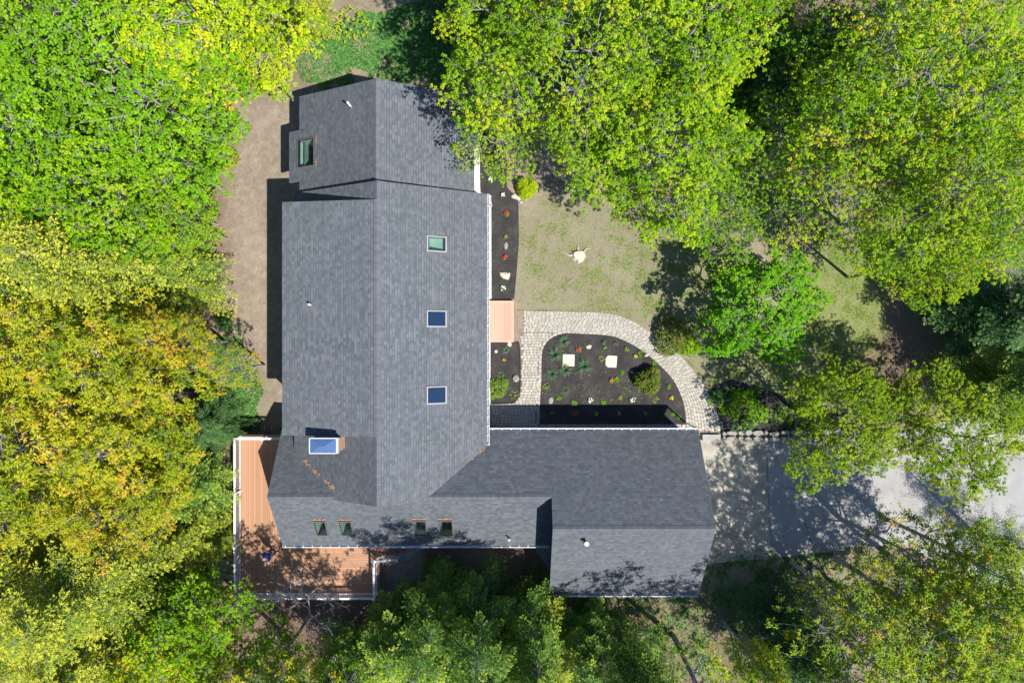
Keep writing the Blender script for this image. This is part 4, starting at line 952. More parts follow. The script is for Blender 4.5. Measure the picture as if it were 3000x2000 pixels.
# kind, crown px, py, radius px, height, leaf colour, label
TREES = [
 # upper left woods
 ('beech', 370, 270, 330, 14, 'mid', 'darker fine leaved tree between the lime maple and the left edge, top left'),
 ('maple', 70, 60, 230, 13, 'green', 'green maple filling the very top left corner'),
 ('maple', 600, 70, 260, 14, 'lime', 'lime yellow maple with reddish buds at the top edge left of the clearing'),
 ('maple', 740, 150, 110, 11, 'lime', 'smaller lime maple reaching the clearing edge above the bare dirt yard'),
 ('maple', 90, 440, 260, 14, 'green', 'bright green maple on the left edge below the top left corner'),
 ('maple', 320, 560, 210, 13, 'green', 'bright green maple below the darker fine leaved tree'),
 ('maple', 450, 450, 140, 11, 'green', 'green maple bordering the dirt yard opposite the north wing'),
 ('maple', 505, 640, 110, 9, 'green', 'low green maple with a twig reaching over the dirt yard'),
 ('maple', 40, 620, 150, 12, 'lime', 'yellow green maple on the left edge above the olive hemlocks'),
 ('bighemlock', 90, 790, 270, 15, 'olive', 'broad olive hemlock on the left edge'),
 ('bighemlock', 350, 790, 230, 14, 'olive', 'olive hemlock with pale bare twigs right of the broad one'),
 ('hemlock', 530, 800, 100, 7, 'hemlock', 'darker hemlock on the dirt yard edge opposite the long dormer'),
 ('oak', 120, 1060, 230, 12, 'gold', 'golden oak on the left edge just below the olive hemlocks'),
 ('oak', 330, 1090, 215, 12, 'gold', 'golden oak in the middle of the left woods'),
 ('oak', 480, 1000, 110, 10, 'gold', 'orange tipped oak at the yard edge beside the small green bush'),
 ('openoak', 670, 1080, 85, 7, 'gold', 'yellow oak with a branch reaching toward the west wall of the house'),
 ('oak', 140, 1300, 240, 13, 'gold', 'golden oak on the left edge at deck height'),
 ('oak', 350, 1300, 200, 12, 'gold', 'golden oak left of the deck corner, pale forked limbs showing'),
 ('hemlock', 610, 1250, 90, 5.5, 'dark', 'low dark hemlock beside the north end of the deck'),
 ('oak', 80, 1480, 190, 13, 'gold', 'golden oak on the left edge, lowest of the oak stand'),
 ('oak', 350, 1490, 150, 12, 'gold', 'oak mixed with hemlock tops left of the deck middle'),
 ('hemlock', 550, 1440, 120, 8, 'hemlock', 'green hemlock touching the west railing of the deck'),
 ('hemlock', 590, 1590, 90, 7, 'olive', 'small olive hemlock whose twigs hang over the deck railing'),
 ('bighemlock', 120, 1680, 260, 15, 'olive', 'olive hemlock on the left edge, upper one of the lower left'),
 ('bighemlock', 360, 1680, 250, 14, 'olive', 'olive hemlock in the middle of the lower left woods'),
 ('bighemlock', 100, 1880, 250, 13, 'olive', 'olive hemlock in the bottom left corner'),
 ('bighemlock', 340, 1880, 230, 12, 'olive', 'olive hemlock at the bottom edge right of the corner one'),
 ('hemlock', 500, 1710, 130, 8, 'hemlock', 'shadowed green hemlock left of the bright green oak'),
 ('maple', 570, 1850, 160, 10, 'green', 'bright yellow green oak sapling below the deck corner'),
 ('maple', 480, 1960, 150, 11, 'lime', 'lime tree at the bottom edge left of the deck'),
 ('maple', 800, 1950, 110, 8, 'green', 'bright green large leaved tree at the bottom edge below the deck'),
 ('openoak', 700, 1990, 120, 10, 'gold', 'golden sprigs at the bottom edge below the deck corner'),
 # top middle
 ('hemlock', 880, 40, 100, 6, 'olive', 'olive hemlock at the top edge beside the lime maples'),
 ('hemlock', 1330, -20, 110, 6, 'dark', 'dark hemlock at the top edge above the ground cover'),
 # upper right
 ('bigmaple', 1695, 220, 340, 13, 'maple', 'spreading maple with white limbs overhanging the north wing roof'),
 ('maple', 1470, 60, 190, 11, 'maple', 'green maple at the top edge left of the spreading maple'),
 ('thin', 1465, 395, 145, 9, 'maple', 'loose low maple over the mulch strip beside the north wing'),
 ('maple', 1950, 470, 230, 12, 'maple', 'green maple hanging over the lawn below the spreading maple'),
 ('maple', 2000, 120, 260, 13, 'maple', 'yellow green maple at the top edge right of the spreading maple'),
 ('hemlock', 2230, 40, 150, 12, 'olive', 'olive hemlock top at the top edge right of centre'),
 ('hemlock', 2330, 200, 190, 10, 'dark', 'dark hemlock in the gap left of the great forked tree'),
 ('bigmaple', 2700, 230, 400, 15, 'maple', 'great forked maple filling the top right corner'),
 ('bigmaple', 2760, 560, 290, 14, 'maple', 'broad maple on the right side above the shaded lawn'),
 ('thin', 2400, 570, 190, 11, 'maple', 'sparse maple over the lawn with ground showing through'),
 ('thin', 2300, 430, 170, 10, 'green', 'sparse maple between the dark hemlock and the lawn'),
 ('maple', 2700, 770, 130, 11, 'maple', 'tongue of maple foliage hanging above the straw coloured lawn'),
 ('thin', 2120, 640, 130, 8, 'green', 'thin sapling at the lawn edge right of the tree stump'),
 ('pine', 2960, 680, 150, 9, 'pine', 'soft blue green pine on the right edge'),
 ('hemlock', 2900, 930, 190, 9, 'dark', 'dark hemlock on the right edge below the pine'),
 ('hemlock', 2960, 1120, 160, 9, 'hemlock', 'yellow tipped hemlock on the right edge above the driveway'),
 ('small', 2230, 900, 175, 6.5, 'bright', 'vivid green round tree standing alone on the lawn'),
 ('birch', 2470, 1235, 180, 9, 'birch', 'left one of the two fine leaved trees leaning over the driveway'),
 ('birch', 2800, 1265, 200, 9.5, 'birch', 'right one of the two fine leaved trees leaning over the driveway'),
 ('small', 2600, 1160, 70, 4, 'bright', 'small vivid green bush between the two driveway trees'),
 # lower right
 ('openoak', 2650, 1620, 140, 10, 'goldgreen', 'open oak with yellow tips over the driveway edge'),
 ('openoak', 2850, 1640, 160, 12, 'goldgreen', 'open oak at the right end of the driveway'),
 ('openoak', 2500, 1790, 160, 11, 'goldgreen', 'open oak south of the driveway, nearest the garage'),
 ('openoak', 2700, 1800, 200, 13, 'goldgreen', 'open oak in the middle of the lower right woods'),
 ('oak', 2910, 1800, 220, 13, 'goldgreen', 'denser oak on the right edge of the lower right woods'),
 ('openoak', 2500, 1900, 210, 12, 'goldgreen', 'open oak at the bottom edge right of the dark pines'),
 ('openoak', 2760, 1970, 190, 12, 'goldgreen', 'open oak at the bottom edge near the right corner'),
 ('pine', 2960, 1600, 110, 8, 'pine', 'grey green pine on the right edge below the driveway'),
 ('hemlock', 2330, 1880, 170, 7, 'dark', 'dark blue green hemlock at the bottom edge among the oaks'),
 ('maple', 2215, 1945, 75, 8, 'lime', 'small lime tree with bare twigs at the bottom edge'),
 # bottom centre conifers
 ('fir', 1170, 1860, 120, 7, 'hemlock', 'dark low hemlock beside the sunlit soil patch'),
 ('fir', 1290, 1930, 150, 9, 'hemlock', 'dark hemlock at the bottom edge, third from the deck'),
 ('fir', 1040, 1960, 140, 8, 'hemlock', 'green hemlock at the bottom edge nearest the deck'),
 ('fir', 1290, 1770, 95, 7, 'hemlock', 'hemlock with a lime leader, second from the deck steps'),
 ('fir', 1740, 1830, 75, 7, 'hemlock', 'slim hemlock just below the garage gutter'),
 ('fir', 1430, 1920, 150, 12, 'hemlock', 'yellow tipped hemlock at the bottom edge below the long wing'),
 ('fir', 1690, 1920, 120, 10, 'hemlock', 'hemlock at the bottom edge below the garage corner'),
 ('fir', 1560, 1930, 140, 13, 'olive', 'bright olive hemlock at the bottom edge between its neighbours'),
]
occupied = []
for i, (kind, px, py, r, ht, leaf, lab) in enumerate(TREES):
    p = PR[kind][i % len(PR[kind])]; hc = p['hc'] * ht; x, y = at(px, py, hc); Rw = r * (H - hc) / 2000
    rr = random.Random(i * 7 + 3)
    cat = 'bush' if ht < 5 else 'tree'
    plant_tree(kind, i, x, y, Rw, ht, leaf, NAMES[kind] if ht >= 5 else 'bush', lab, cat, rz=rr.uniform(0, 6.28))
# trees just south of the frame, whose shadows reach the roofs and the drive
for j, (kind, x, y, Rw, ht, leaf, lab) in enumerate([
    ('fir', -1.5, -14.0, 1.9, 14.5, 'hemlock', 'tall pale trunked hemlock standing south of the middle of the long wing'),
    ('fir', 1.1, -14.7, 1.8, 13.5, 'hemlock', 'tall yellow tipped hemlock left of the garage corner'),
    ('fir', -4.0, -14.2, 1.9, 12.5, 'hemlock', 'tall hemlock just right of the deck steps'),
    ('openoak', -7.2, -17.2, 2.6, 14, 'green', 'green oak rooted south of the deck beyond the dead tree'),
    ('openoak', 9.5, -17.3, 3.2, 13, 'goldgreen', 'open oak rooted south of the garage'),
    ('hemlock', 6.6, -17.6, 2.4, 12, 'hemlock', 'hemlock rooted south of the garage middle'),
    ('openoak', -9.5, -18.0, 3.4, 13, 'gold', 'oak rooted south of the deck middle'),
    ('openoak', 14.5, -18.2, 3.4, 14, 'goldgreen', 'oak rooted south of the driveway apron'),
    ('openoak', -13.0, -17.8, 3.0, 12, 'gold', 'open oak rooted south of the deck corner'),
    ('openoak', 17.6, -17.8, 3.4, 14, 'goldgreen', 'open oak rooted south of the driveway between its neighbours'),
    ('openoak', 20.5, -16.5, 3.6, 13, 'goldgreen', 'oak rooted far south east of the garage')]):
    plant_tree(kind, j, x, y, Rw, ht, leaf, NAMES[kind], lab, rz=j * 1.3)
# dead trees
for (px, py, hz, ht, R, seed, lab) in [(872, 1790, 4, 6.5, 2.6, 3, 'bare dead tree with white twigs touching the south railing of the deck'), (615, 1700, 3, 4.2, 0.9, 5, 'small bare sapling beside the deck corner post'),
                                  (2200, 1930, 4, 7, 1.9, 8, 'bare grey twiggy tree at the bottom edge among lime leaves'), (470, 590, 6, 13.5, 2.0, 9, 'pale leafless tree top showing among the left woods')]:
    x, y = at(px, py, hz); o = link(bpy.data.objects.new('dead_tree', bare('dead_tree', seed, ht, R))); o.location = (x, y, float(gz(x, y)))
    tag(o, lab, 'dead tree', 'bare trees')

# ------------------------------------------------------------------ shrubs, lilies and flowers
def blob_shrub(name, x, y, R, Ht, mat, label, seed, cat='shrub', group=None, n=260, per=6, Ll=.06, Lw=.035, parts=True):
    rs_ = np.random.RandomState(seed); z = float(gz(x, y)); root = empty(name, (x, y, z), label=label, cat=cat, group=group)
    U = unit(rs_.normal(size=(n, 3))); U[:, 2] = np.abs(U[:, 2]) * .95 + .02; f = rs_.uniform(.55, 1, n) ** .5 * (1 + .12 * np.sin(3 * np.arctan2(U[:, 1], U[:, 0]) + seed)); C = U * f[:, None] * np.array([R, R, Ht * .9]); C[:, 2] += Ht * .12
    lb = LB(); lb.add(*rosettes(C, per, Ll, Lw, rs_, rs_.normal(.5, .2, n), .01, (-.4, .7), .2, .5)); link(bpy.data.objects.new('foliage', lb.mesh('foliage', L[mat])), root)
    ls = [(curve(np.array([0, 0, 0]), C[i] * .9, 0, 4, rs_, .03 * R), np.linspace(.012, .004, 4)) for i in range(0, n, 7)]
    V, F = twigs_mesh(ls, 3); me = np_mesh('stems', V, F); me.materials.append(M['barkdark']); link(bpy.data.objects.new('stems', me), root); return root
def lily(x, y, R, label, seed):
    rs_ = np.random.RandomState(seed); n = int(50 + 60 * R); V = []; F = []; T_ = []; z = float(gz(x, y))
    for i in range(n):
        az = rs_.uniform(0, 6.28); ln_ = R * rs_.uniform(.7, 1.2); hh = R * rs_.uniform(.35, 1.1); b = len(V); wd = .013
        d = np.array([math.cos(az), math.sin(az), 0]); s_ = np.array([-d[1], d[0], 0])
        for k in range(5):
            t = k / 4; c = d * (ln_ * t + .02) + np.array([0, 0, hh * 4 * t * (1 - t * .86) * .62]); w_ = wd * (1 - t * .8)
            V += [tuple(c - s_ * w_), tuple(c + s_ * w_)]; T_ += [.2 + .7 * t] * 2
        F += [(b + 2 * k, b + 2 * k + 1, b + 2 * k + 3, b + 2 * k + 2) for k in range(4)]
    me = np_mesh('daylily', np.array(V), np.array(F), tint=np.array(T_)); me.materials.append(L['lily']); o = link(bpy.data.objects.new('daylily', me)); o.location = (x, y, z + .02)
    tag(o, label, 'daylily', 'daylily clumps in the garden beds')
def flower(x, y, R, col, label, seed, group='flowers in the garden beds', nb=10, leafy='cover'):
    rs_ = np.random.RandomState(seed); z = float(gz(x, y)) + .03; root = empty('flower_plant', (x, y, z), label=label, cat='flower', group=group)
    n = 26; az = rs_.uniform(0, 6.28, n); r = R * np.sqrt(rs_.random(n)); C = np.stack([r * np.cos(az), r * np.sin(az), rs_.uniform(.02, .12, n)], 1)
    lb = LB(); lb.add(*rosettes(C, 4, .055, .035, rs_, rs_.normal(.55, .2, n), .005, (-.2, .6))); link(bpy.data.objects.new('leaves', lb.mesh('leaves', L[leafy])), root)
    if col:
        az = rs_.uniform(0, 6.28, nb); r = R * .75 * np.sqrt(rs_.random(nb)); C = np.stack([r * np.cos(az), r * np.sin(az), rs_.uniform(.13, .18, nb)], 1)
        lb = LB(); lb.add(*rosettes(C, 7, .055, .05, rs_, rs_.normal(.7, .2, nb), .0, (-.1, .5))); link(bpy.data.objects.new('petals', lb.mesh('petals', L[col])), root)
for i, (x, y, r, lab) in enumerate([(845, 375, 62, 'daylily clump nearest the inner top corner of the paved walk'), (765, 495, 72, 'wide daylily clump left of the square stepping stone'), (740, 670, 62, 'daylily clump at the left edge of the curved bed'),
        (865, 635, 62, 'daylily clump touching the bottom of the square stepping stone'), (1035, 600, 78, 'largest daylily clump, between the two stepping stones'), (865, 820, 44, 'small daylily clump lower in the curved bed'),
        (320, 455, 34, 'sparse daylily below the porch corner boulder'), (272, 680, 36, 'sparse daylily above the green shrub in the small bed'), (2190 - 1380, 0, 0, '')]):
    if r: lily(*at(*A(x, y)), r * ST * .02, lab, 100 + i)
lily(*at(2188, 1246), .42, 'daylily at the driveway stone wall right of the walk end', 120); lily(*at(2150, 1252), .3, 'smaller daylily beside the walk end', 121)
FL = [(A, 988, 450, 26, 'red', 'bright red flower left of the pale angular stone'), (A, 1215, 388, 18, 'purple', 'small maroon flower near the top of the curved bed'), (A, 1330, 395, 18, 'purple', 'dark leaved plant right of the small maroon flower'),
      (A, 1510, 512, 18, 'yellow', 'yellow flower in the bed at the inner walk curve'), (A, 1290, 735, 22, 'orange', 'orange red flower left of the azalea'), (A, 1095, 910, 30, 'whitef', 'white flower in the middle of the front row'),
      (A, 1483, 908, 30, 'whitef', 'white flower below the azalea in the front row'), (A, 1838, 895, 20, 'yellow', 'golden flower at the right tip of the curved bed'), (A, 955, 1035, 30, 'red', 'red flower with broad leaves in the garage shadow'),
      (A, 1150, 1035, 18, 'yellow', 'yellow flower in the garage shadow'), (A, 1355, 1033, 17, 'pink', 'pale pink flower in the garage shadow'), (A, 303, 540, 16, 'orange', 'orange flower in the small bed'),
      (B, 325, 465, 26, 'red', 'red orange flower in the long bed, uppermost of its row'), (B, 320, 672, 16, 'orange', 'small orange flower just above the grey slate'), (B, 313, 858, 22, 'red', 'red orange flower between the slate and the cream triangle stone'),
      (B, 297, 290, 22, 'whitef', 'white and violet flower left of the cream oblong stone'), (B, 295, 1145, 28, 'whitef', 'white flower cluster above the porch'), (B, 180, 150, 26, 'whitef', 'white flower cluster under the low maple')]
for i, (fn, x, y, r, c, lab) in enumerate(FL): flower(*at(*fn(x, y)), r * ST * .02, c, lab, 200 + i, nb=5 if r < 20 else 9)
SP_ = [(1565, 490, 40, 'green leafy clump at the inner walk curve'), (690, 785, 32, 'lime leafed plant at the left edge of the curved bed'), (1340, 725, 26, 'green sprig between orange flower and azalea'), (1690, 910, 28, 'round leafed green plant in the front row below the azalea'),
       (1680, 570, 22, 'green sprig at the walk edge above the azalea'), (745, 1030, 15, 'tiny green plant at the left end of the garage shadow'), (1850, 1040, 15, 'lime tuft beside the pointed end of the garage shadow'), (1430, 450, 18, 'green sprig right of the maroon flower'),
       (1230, 435, 13, 'tiny sprig below the maroon flower'), (1200, 535, 28, 'dark green sprig left of the broken stepping stone'), (1385, 660, 16, 'sprig left of the azalea shadow'), (1815, 795, 22, 'sprig right of the azalea'), (1215, 935, 22, 'pale sprig right of the first white flower'),
       (1370, 890, 18, 'sprig left of the second white flower'), (805, 895, 20, 'sprig right of the tall narrow stone'), (945, 940, 26, 'pale sprig left of the first white flower'), (1905, 1070, 18, 'sprig at the right tip of the curved bed'), (1600, 1035, 14, 'faint sprig in the garage shadow'), (205, 885, 24, 'sprig left of the small bed end'), (390, 870, 48, 'pale green leafy plant in the small bed corner')]
for i, (x, y, r, lab) in enumerate(SP_): flower(*at(*A(x, y)), r * ST * .02, None, lab, 300 + i, 'green sprigs in the beds', leafy='grass' if i % 2 else 'bright')
cx, cy = at(*A(1630, 735), 0.5); blob_shrub('azalea', cx, cy, 122 * ST * .0198, 1.15, 'azalea', 'round olive azalea with reddish tips in the curved bed', 5, n=800, per=6, Ll=.10, Lw=.06)
cx, cy = at(*A(255, 795), .2); blob_shrub('shrub', cx, cy, 92 * ST * .0198, .5, 'grass', 'light green mounded shrub in the small bed by the house', 6, n=420)
cx, cy = at(*B(510, 215), .5); blob_shrub('shrub', cx, cy, 98 * ST * .0198, 1.1, 'lime', 'feathery lime green shrub at the top corner of the lawn', 7, n=700, Ll=.09, Lw=.03)
cx, cy = at(1972, 985, .6); blob_shrub('shrub', cx, cy, 1.15, 1.3, 'azalea', 'reddish leaved shrub between the paved walk and the vivid green tree', 8, n=520, Ll=.11, Lw=.06)
cx, cy = at(2020, 1010, .4); blob_shrub('shrub', cx, cy, .65, .8, 'green', 'yellow green shrub at the outer edge of the paved walk', 9, n=300, Ll=.1, Lw=.05)
cx, cy = at(2180, 1190, .5); blob_shrub('shrub', cx, cy, 1.0, .9, 'mid', 'loose green shrub in the shaded bed right of the walk end', 10, n=130, Ll=.11, Lw=.07)
cx, cy = at(2104, 1160, .3); blob_shrub('shrub', cx, cy, .4, .5, 'cover', 'small green shrub touching the outer curve of the walk', 11, n=160, Ll=.08, Lw=.05)
cx, cy = at(640, 945, .6); blob_shrub('shrub', cx, cy, .5, 1.0, 'dark', 'small dark bush alone at the dirt yard edge', 12, n=260, Ll=.09, Lw=.04)
cx, cy = at(600, 350, .6); blob_shrub('shrub', cx, cy, .9, 1.4, 'olive', 'grey green bush at the upper left corner of the dirt yard', 13, n=420, Ll=.09, Lw=.04)
cx, cy = at(640, 450, .6); blob_shrub('shrub', cx, cy, .8, 1.2, 'olive', 'grey green bush along the dirt yard edge', 14, n=420, Ll=.09, Lw=.04)
cx, cy = at(1035, 75, .3); blob_shrub('shrub', cx, cy, 1.1, 1.0, 'lime', 'sparse sapling with lime leaves above the ground cover', 15, n=70, Ll=.1, Lw=.07)
cx, cy = at(1592, 1710, .4); blob_shrub('shrub', cx, cy, .28, .5, 'bright', 'vivid green weed against the garage west wall', 16, n=90, Ll=.08, Lw=.05)

# stump
x, y, z = atg(*B(998, 845)); st = empty('tree_stump', (x, y, z), label='pale sawn tree stump with exposed roots in the lawn', cat='tree stump')
mb = MB(); n = 14; rr = random.Random(4); jit = [rr.uniform(.68, 1.2) for _ in range(n)]
V = []
for rf, zz in ((1.25, 0), (1.05, .1), (.95, .22), (.80, .25)): V += [(.36 * rf * jit[i] * math.cos(2 * math.pi * i / n), .38 * rf * jit[i] * math.sin(2 * math.pi * i / n), zz + rr.uniform(-.01, .02)) for i in range(n)]
mb.add(V, [(r * n + i, r * n + (i + 1) % n, (r + 1) * n + (i + 1) % n, (r + 1) * n + i) for r in range(3) for i in range(n)] + [tuple(range(3 * n, 4 * n))])
M['sawn'] = simple('sawn_wood', (0.62, 0.50, 0.38), .8, .3, 12); mb.build('stump_body', M['sawn'], st)
mb = MB(); mb.prism([(.13 * math.cos(a), .13 * math.sin(a)) for a in (0.2, 1.3, 2.4, 3.3, 4.4, 5.4)], .24, .29); mb.build('heartwood', M['slab'], st)
for az, ln_ in ((3.0, .9), (1.75, .45), (.75, .55), (4.4, .3)):
    mb = MB(); mb.tube([(.3 * math.cos(az), .3 * math.sin(az), .08), ((.3 + ln_ * .4) * math.cos(az + .1), (.3 + ln_ * .4) * math.sin(az + .1), .05), ((.3 + ln_ * .8) * math.cos(az - .1), (.3 + ln_ * .8) * math.sin(az - .1), .01)], [.09, .05, .02], 7); mb.build('root', M['deadwood'], st)

# ------------------------------------------------------------------ small things
def small(name, mbx, mat, px, py, lab, cat, z=0.02, rz=0):
    x, y, z0 = atg(px, py); o = mbx.build(name, M[mat]); o.location = (x, y, z0 + z); o.rotation_euler = (0, 0, rz); tag(o, lab, cat); return o
mb = MB()
for k in (-.22, .22): mb.box(k - .03, k + .03, -.3, .3, 0, .06)
mb.box(-.22, .22, -.02, .03, .02, .05); mb.box(-.22, .22, -.22, -.17, .02, .05); small('ladder', mb, 'metal', 787, 1261, 'short metal ladder lying on the shaded ground beside the deck rail', 'ladder')
mb = MB(); mb.prism([(-.12, -.03), (.02, -.08), (.13, .02), (.06, .08), (-.05, .06)], 0, .04, inset=.4); small('rag', mb, 'white', 745, 1245, 'crumpled white rag on the shaded ground north of the deck', 'rag')
mb = MB(); mb.tube([(-.09, .06, .02), (0, 0, .03), (.05, -.1, .02)], [.03, .045, .02], 6); small('plastic_scrap', mb, 'bluebit', 597, 917, 'bright blue plastic scrap on the dirt yard edge', 'scrap')
mb = MB(); mb.box(-.1, .1, -.09, .09, 0, .03); mb.prism([(-.07, -.06), (.07, -.06), (.07, .06), (-.07, .06)], .03, .045, inset=.2); small('utility_cover', mb, 'framelight', 1983, 1910, 'small pale square cover on the shaded ground at the bottom', 'cover', rz=.5)
mb = MB(); mb.tube([(-.22, -.15, .02), (0, 0, .03), (.2, .2, .02)], [.015, .025, .012], 6); small('stick', mb, 'deadwood', *B(925, 1070), 'pale stick lying on the lawn below the stump', 'stick')
mb = MB(); mb.tube([(-.1, .55, .05), (0, 0, .08), (.15, -.6, .05)], [.03, .05, .05], 7); small('log', mb, 'deadwood', 993, 1872, 'pale broken log on the shaded ground below the deck', 'log', rz=-.1)
mb = MB(); mb.tube([(0, 0, 0), (0, 0, .5)], .03, 8); mb.tube([(0, 0, .5), (0, 0, .54)], [.035, .01], 8); small('marker_stake', mb, 'white', 2448, 1603, 'white stake at the south edge of the driveway', 'stake')
mb = MB(); mb.tube([(0, 0, 0), (0, 0, .12)], [.09, .085], 12); mb.tube([(0, 0, .12), (0, 0, .16)], [.09, .05], 12); small('pipe_stub', mb, 'white', *A(230, 467), 'white round pipe stub in the small bed', 'pipe')
x, y, z = atg(2790, 1790); fc = empty('rail_fence', (x, y, z), .5, label='old wooden rail fence half hidden under the lower right oaks', cat='fence')
mb = MB()
for zz in (.35, .75): mb.obox((-1.6, .7, zz), (.6, 0, zz), .06, .09); mb.obox((.6, 0, zz), (.8, -2.0, zz), .06, .09)
mb.build('rails', M['oldwood'], fc)
for p in ((-1.6, .7), (-.5, .35), (.6, 0), (.7, -1), (.8, -2)): mb = MB(); mb.box(p[0] - .05, p[0] + .05, p[1] - .05, p[1] + .05, -.2, .95); mb.build('post', M['oldwood'], fc)

# ------------------------------------------------------------------ ground stuff: cover, grass, litter
def inhouse(x, y):
    return ((x > -11.6) & (x < -1.2) & (y > -8) & (y < 13.1)) | ((x > -12.7) & (x < 10.3) & (y > -14) & (y < -4.8)) | ((x < -7.5) & (x > -15.8) & (y > -14.6) & (y < -5.3))
def scatter(name, blobs, n, mat, seed, Ll, Lw, per, elev_, zoff=(.0, .06), label=None, clump=0.0, patch=0.0):
    rs_ = np.random.RandomState(seed); P_ = []
    tot = sum(b[2] * b[3] * b[4] for b in blobs)
    for px, py, rx, ry, s in blobs:
        m = int(n * rx * ry * s / tot); az = rs_.uniform(0, 6.28, m); r = np.sqrt(rs_.random(m)) * (1 + .18 * np.sin(3 * az + px) + .1 * np.sin(7 * az)); cx, cy = at(px, py)
        P_.append(np.stack([cx + r * rx * .02 * np.cos(az), cy + r * ry * .02 * np.sin(az)], 1))
    P_ = np.concatenate(P_)
    if patch:
        nz = sum(np.sin(P_[:, 0] * f * np.cos(q) + P_[:, 1] * f * np.sin(q) + p) for f, q, p in [(2.3, .4, 1), (3.7, 2.0, 2), (5.1, 1.1, 4), (7.7, 2.9, 0)]) / 4; P_ = P_[nz + rs_.normal(0, .25, len(P_)) > patch - .5]
    P_ = P_[~inhouse(P_[:, 0], P_[:, 1])]
    xm = at(2030, 0)[0]; bad = (name != 'drive_litter') & (P_[:, 0] > xm) & (P_[:, 1] < at(0, 1290)[1]) & (P_[:, 1] > at(0, 1600)[1]); P_ = P_[~bad]
    C = np.column_stack([P_, gz(P_[:, 0], P_[:, 1]) + rs_.uniform(zoff[0], zoff[1], len(P_))])
    lb = LB(); lb.add(*rosettes(C, per, Ll, Lw, rs_, rs_.normal(.5, .2, len(C)), .0, elev_)); o = link(bpy.data.objects.new(name, lb.mesh(name, L[mat]))); tag(o, label, kind='stuff')
scatter('ground_cover', [(1130, 130, 190, 110, 1), (1300, 150, 170, 90, 1.2), (960, 190, 90, 80, .5), (690, 1180, 70, 110, .7), (1230, 90, 120, 90, 1), (640, 1080, 70, 120, .6)], 26000, 'cover', 1, .10, .06, 3, (-.1, .6), (.02, .12), patch=.05)
scatter('grass', [(1720, 760, 250, 200, .35), (1850, 820, 160, 110, .5), (2050, 800, 170, 170, .9), (2460, 900, 150, 200, 1), (2250, 1080, 240, 110, 1), (2480, 620, 220, 180, .6), (1600, 700, 90, 160, .3)], 42000, 'grass', 2, .075, .02, 3, (.1, .9), (0, .01), patch=.55)
scatter('weeds', [(2330, 1720, 350, 110, 1), (2010, 1830, 250, 120, 1), (1850, 1950, 260, 80, .8), (2250, 1650, 180, 50, .6)], 12000, 'cover', 3, .09, .05, 3, (-.1, .7), (.01, .1), patch=.55)
scatter('leaf_litter', [(1300, 1760, 420, 130, 1), (700, 1750, 160, 200, .8), (1700, 1800, 200, 90, .8), (560, 1500, 130, 400, .5), (1000, 1850, 180, 120, 1), (2300, 420, 200, 250, .6), (1060, 80, 130, 90, .8), (600, 400, 80, 200, .5), (2650, 1080, 180, 90, .6), (2300, 1750, 400, 200, .4), (2750, 1800, 400, 200, .5)], 20000, 'litter', 4, .07, .05, 2, (-.1, .4), (.0, .02))
scatter('undergrowth', [(250, 350, 300, 350, 1), (250, 1050, 260, 400, 1), (280, 1700, 300, 300, 1), (1800, 160, 280, 160, 1), (2150, 250, 120, 220, 1), (2700, 250, 330, 230, 1), (2850, 600, 150, 200, .6), (1750, 60, 320, 90, 1), (2800, 1850, 250, 200, .6), (1450, 1900, 330, 110, .6)], 60000, 'mid', 8, .16, .11, 3, (-.1, .6), (.3, 2.2))
scatter('mulch_chips', [(1730, 1090, 150, 80, 1), (1840, 1140, 100, 60, 1), (1700, 1160, 110, 30, 1), (1480, 760, 32, 130, .7), (1478, 1080, 32, 60, 1)], 1500, 'litter', 9, .035, .018, 1, (-.1, .3), (.04, .05))
scatter('bed_weeds', [(1740, 1150, 150, 28, 1), (1860, 1130, 90, 50, .8), (1700, 1060, 110, 60, .25), (1480, 1130, 28, 22, .8)], 420, 'grass', 10, .05, .03, 3, (-.1, .8), (.04, .06), patch=.45)
scatter('yard_sprigs', [(700, 600, 130, 380, 1), (760, 280, 60, 60, 1)], 700, 'grass', 13, .06, .02, 3, (.1, .9), (.0, .02), patch=.6)
scatter('bed_scrub', [(2180, 1190, 90, 60, 1), (2330, 1215, 120, 40, .8), (2030, 960, 50, 60, .5)], 1500, 'mid', 14, .1, .06, 3, (-.1, .8), (.03, .3), patch=.45)
scatter('drive_litter', [(2200, 1620, 120, 14, 1), (2450, 1600, 200, 14, 1), (2300, 1300, 200, 12, 1), (2130, 1450, 60, 120, .15), (2500, 1450, 250, 120, .1)], 900, 'litter', 15, .06, .04, 1, (-.1, .3), (.05, .06))
scatter('walk_moss', [(1700, 908, 190, 4, 1), (1990, 1010, 16, 40, .4)], 300, 'grass', 12, .05, .014, 3, (.1, .9), (.0, .03))
scatter('yard_litter', [(700, 600, 150, 380, 1), (1700, 720, 260, 220, .5), (1480, 850, 60, 350, .2), (2250, 1000, 200, 150, .3)], 4200, 'litter', 6, .045, .022, 1, (-.1, .3), (.0, .01))

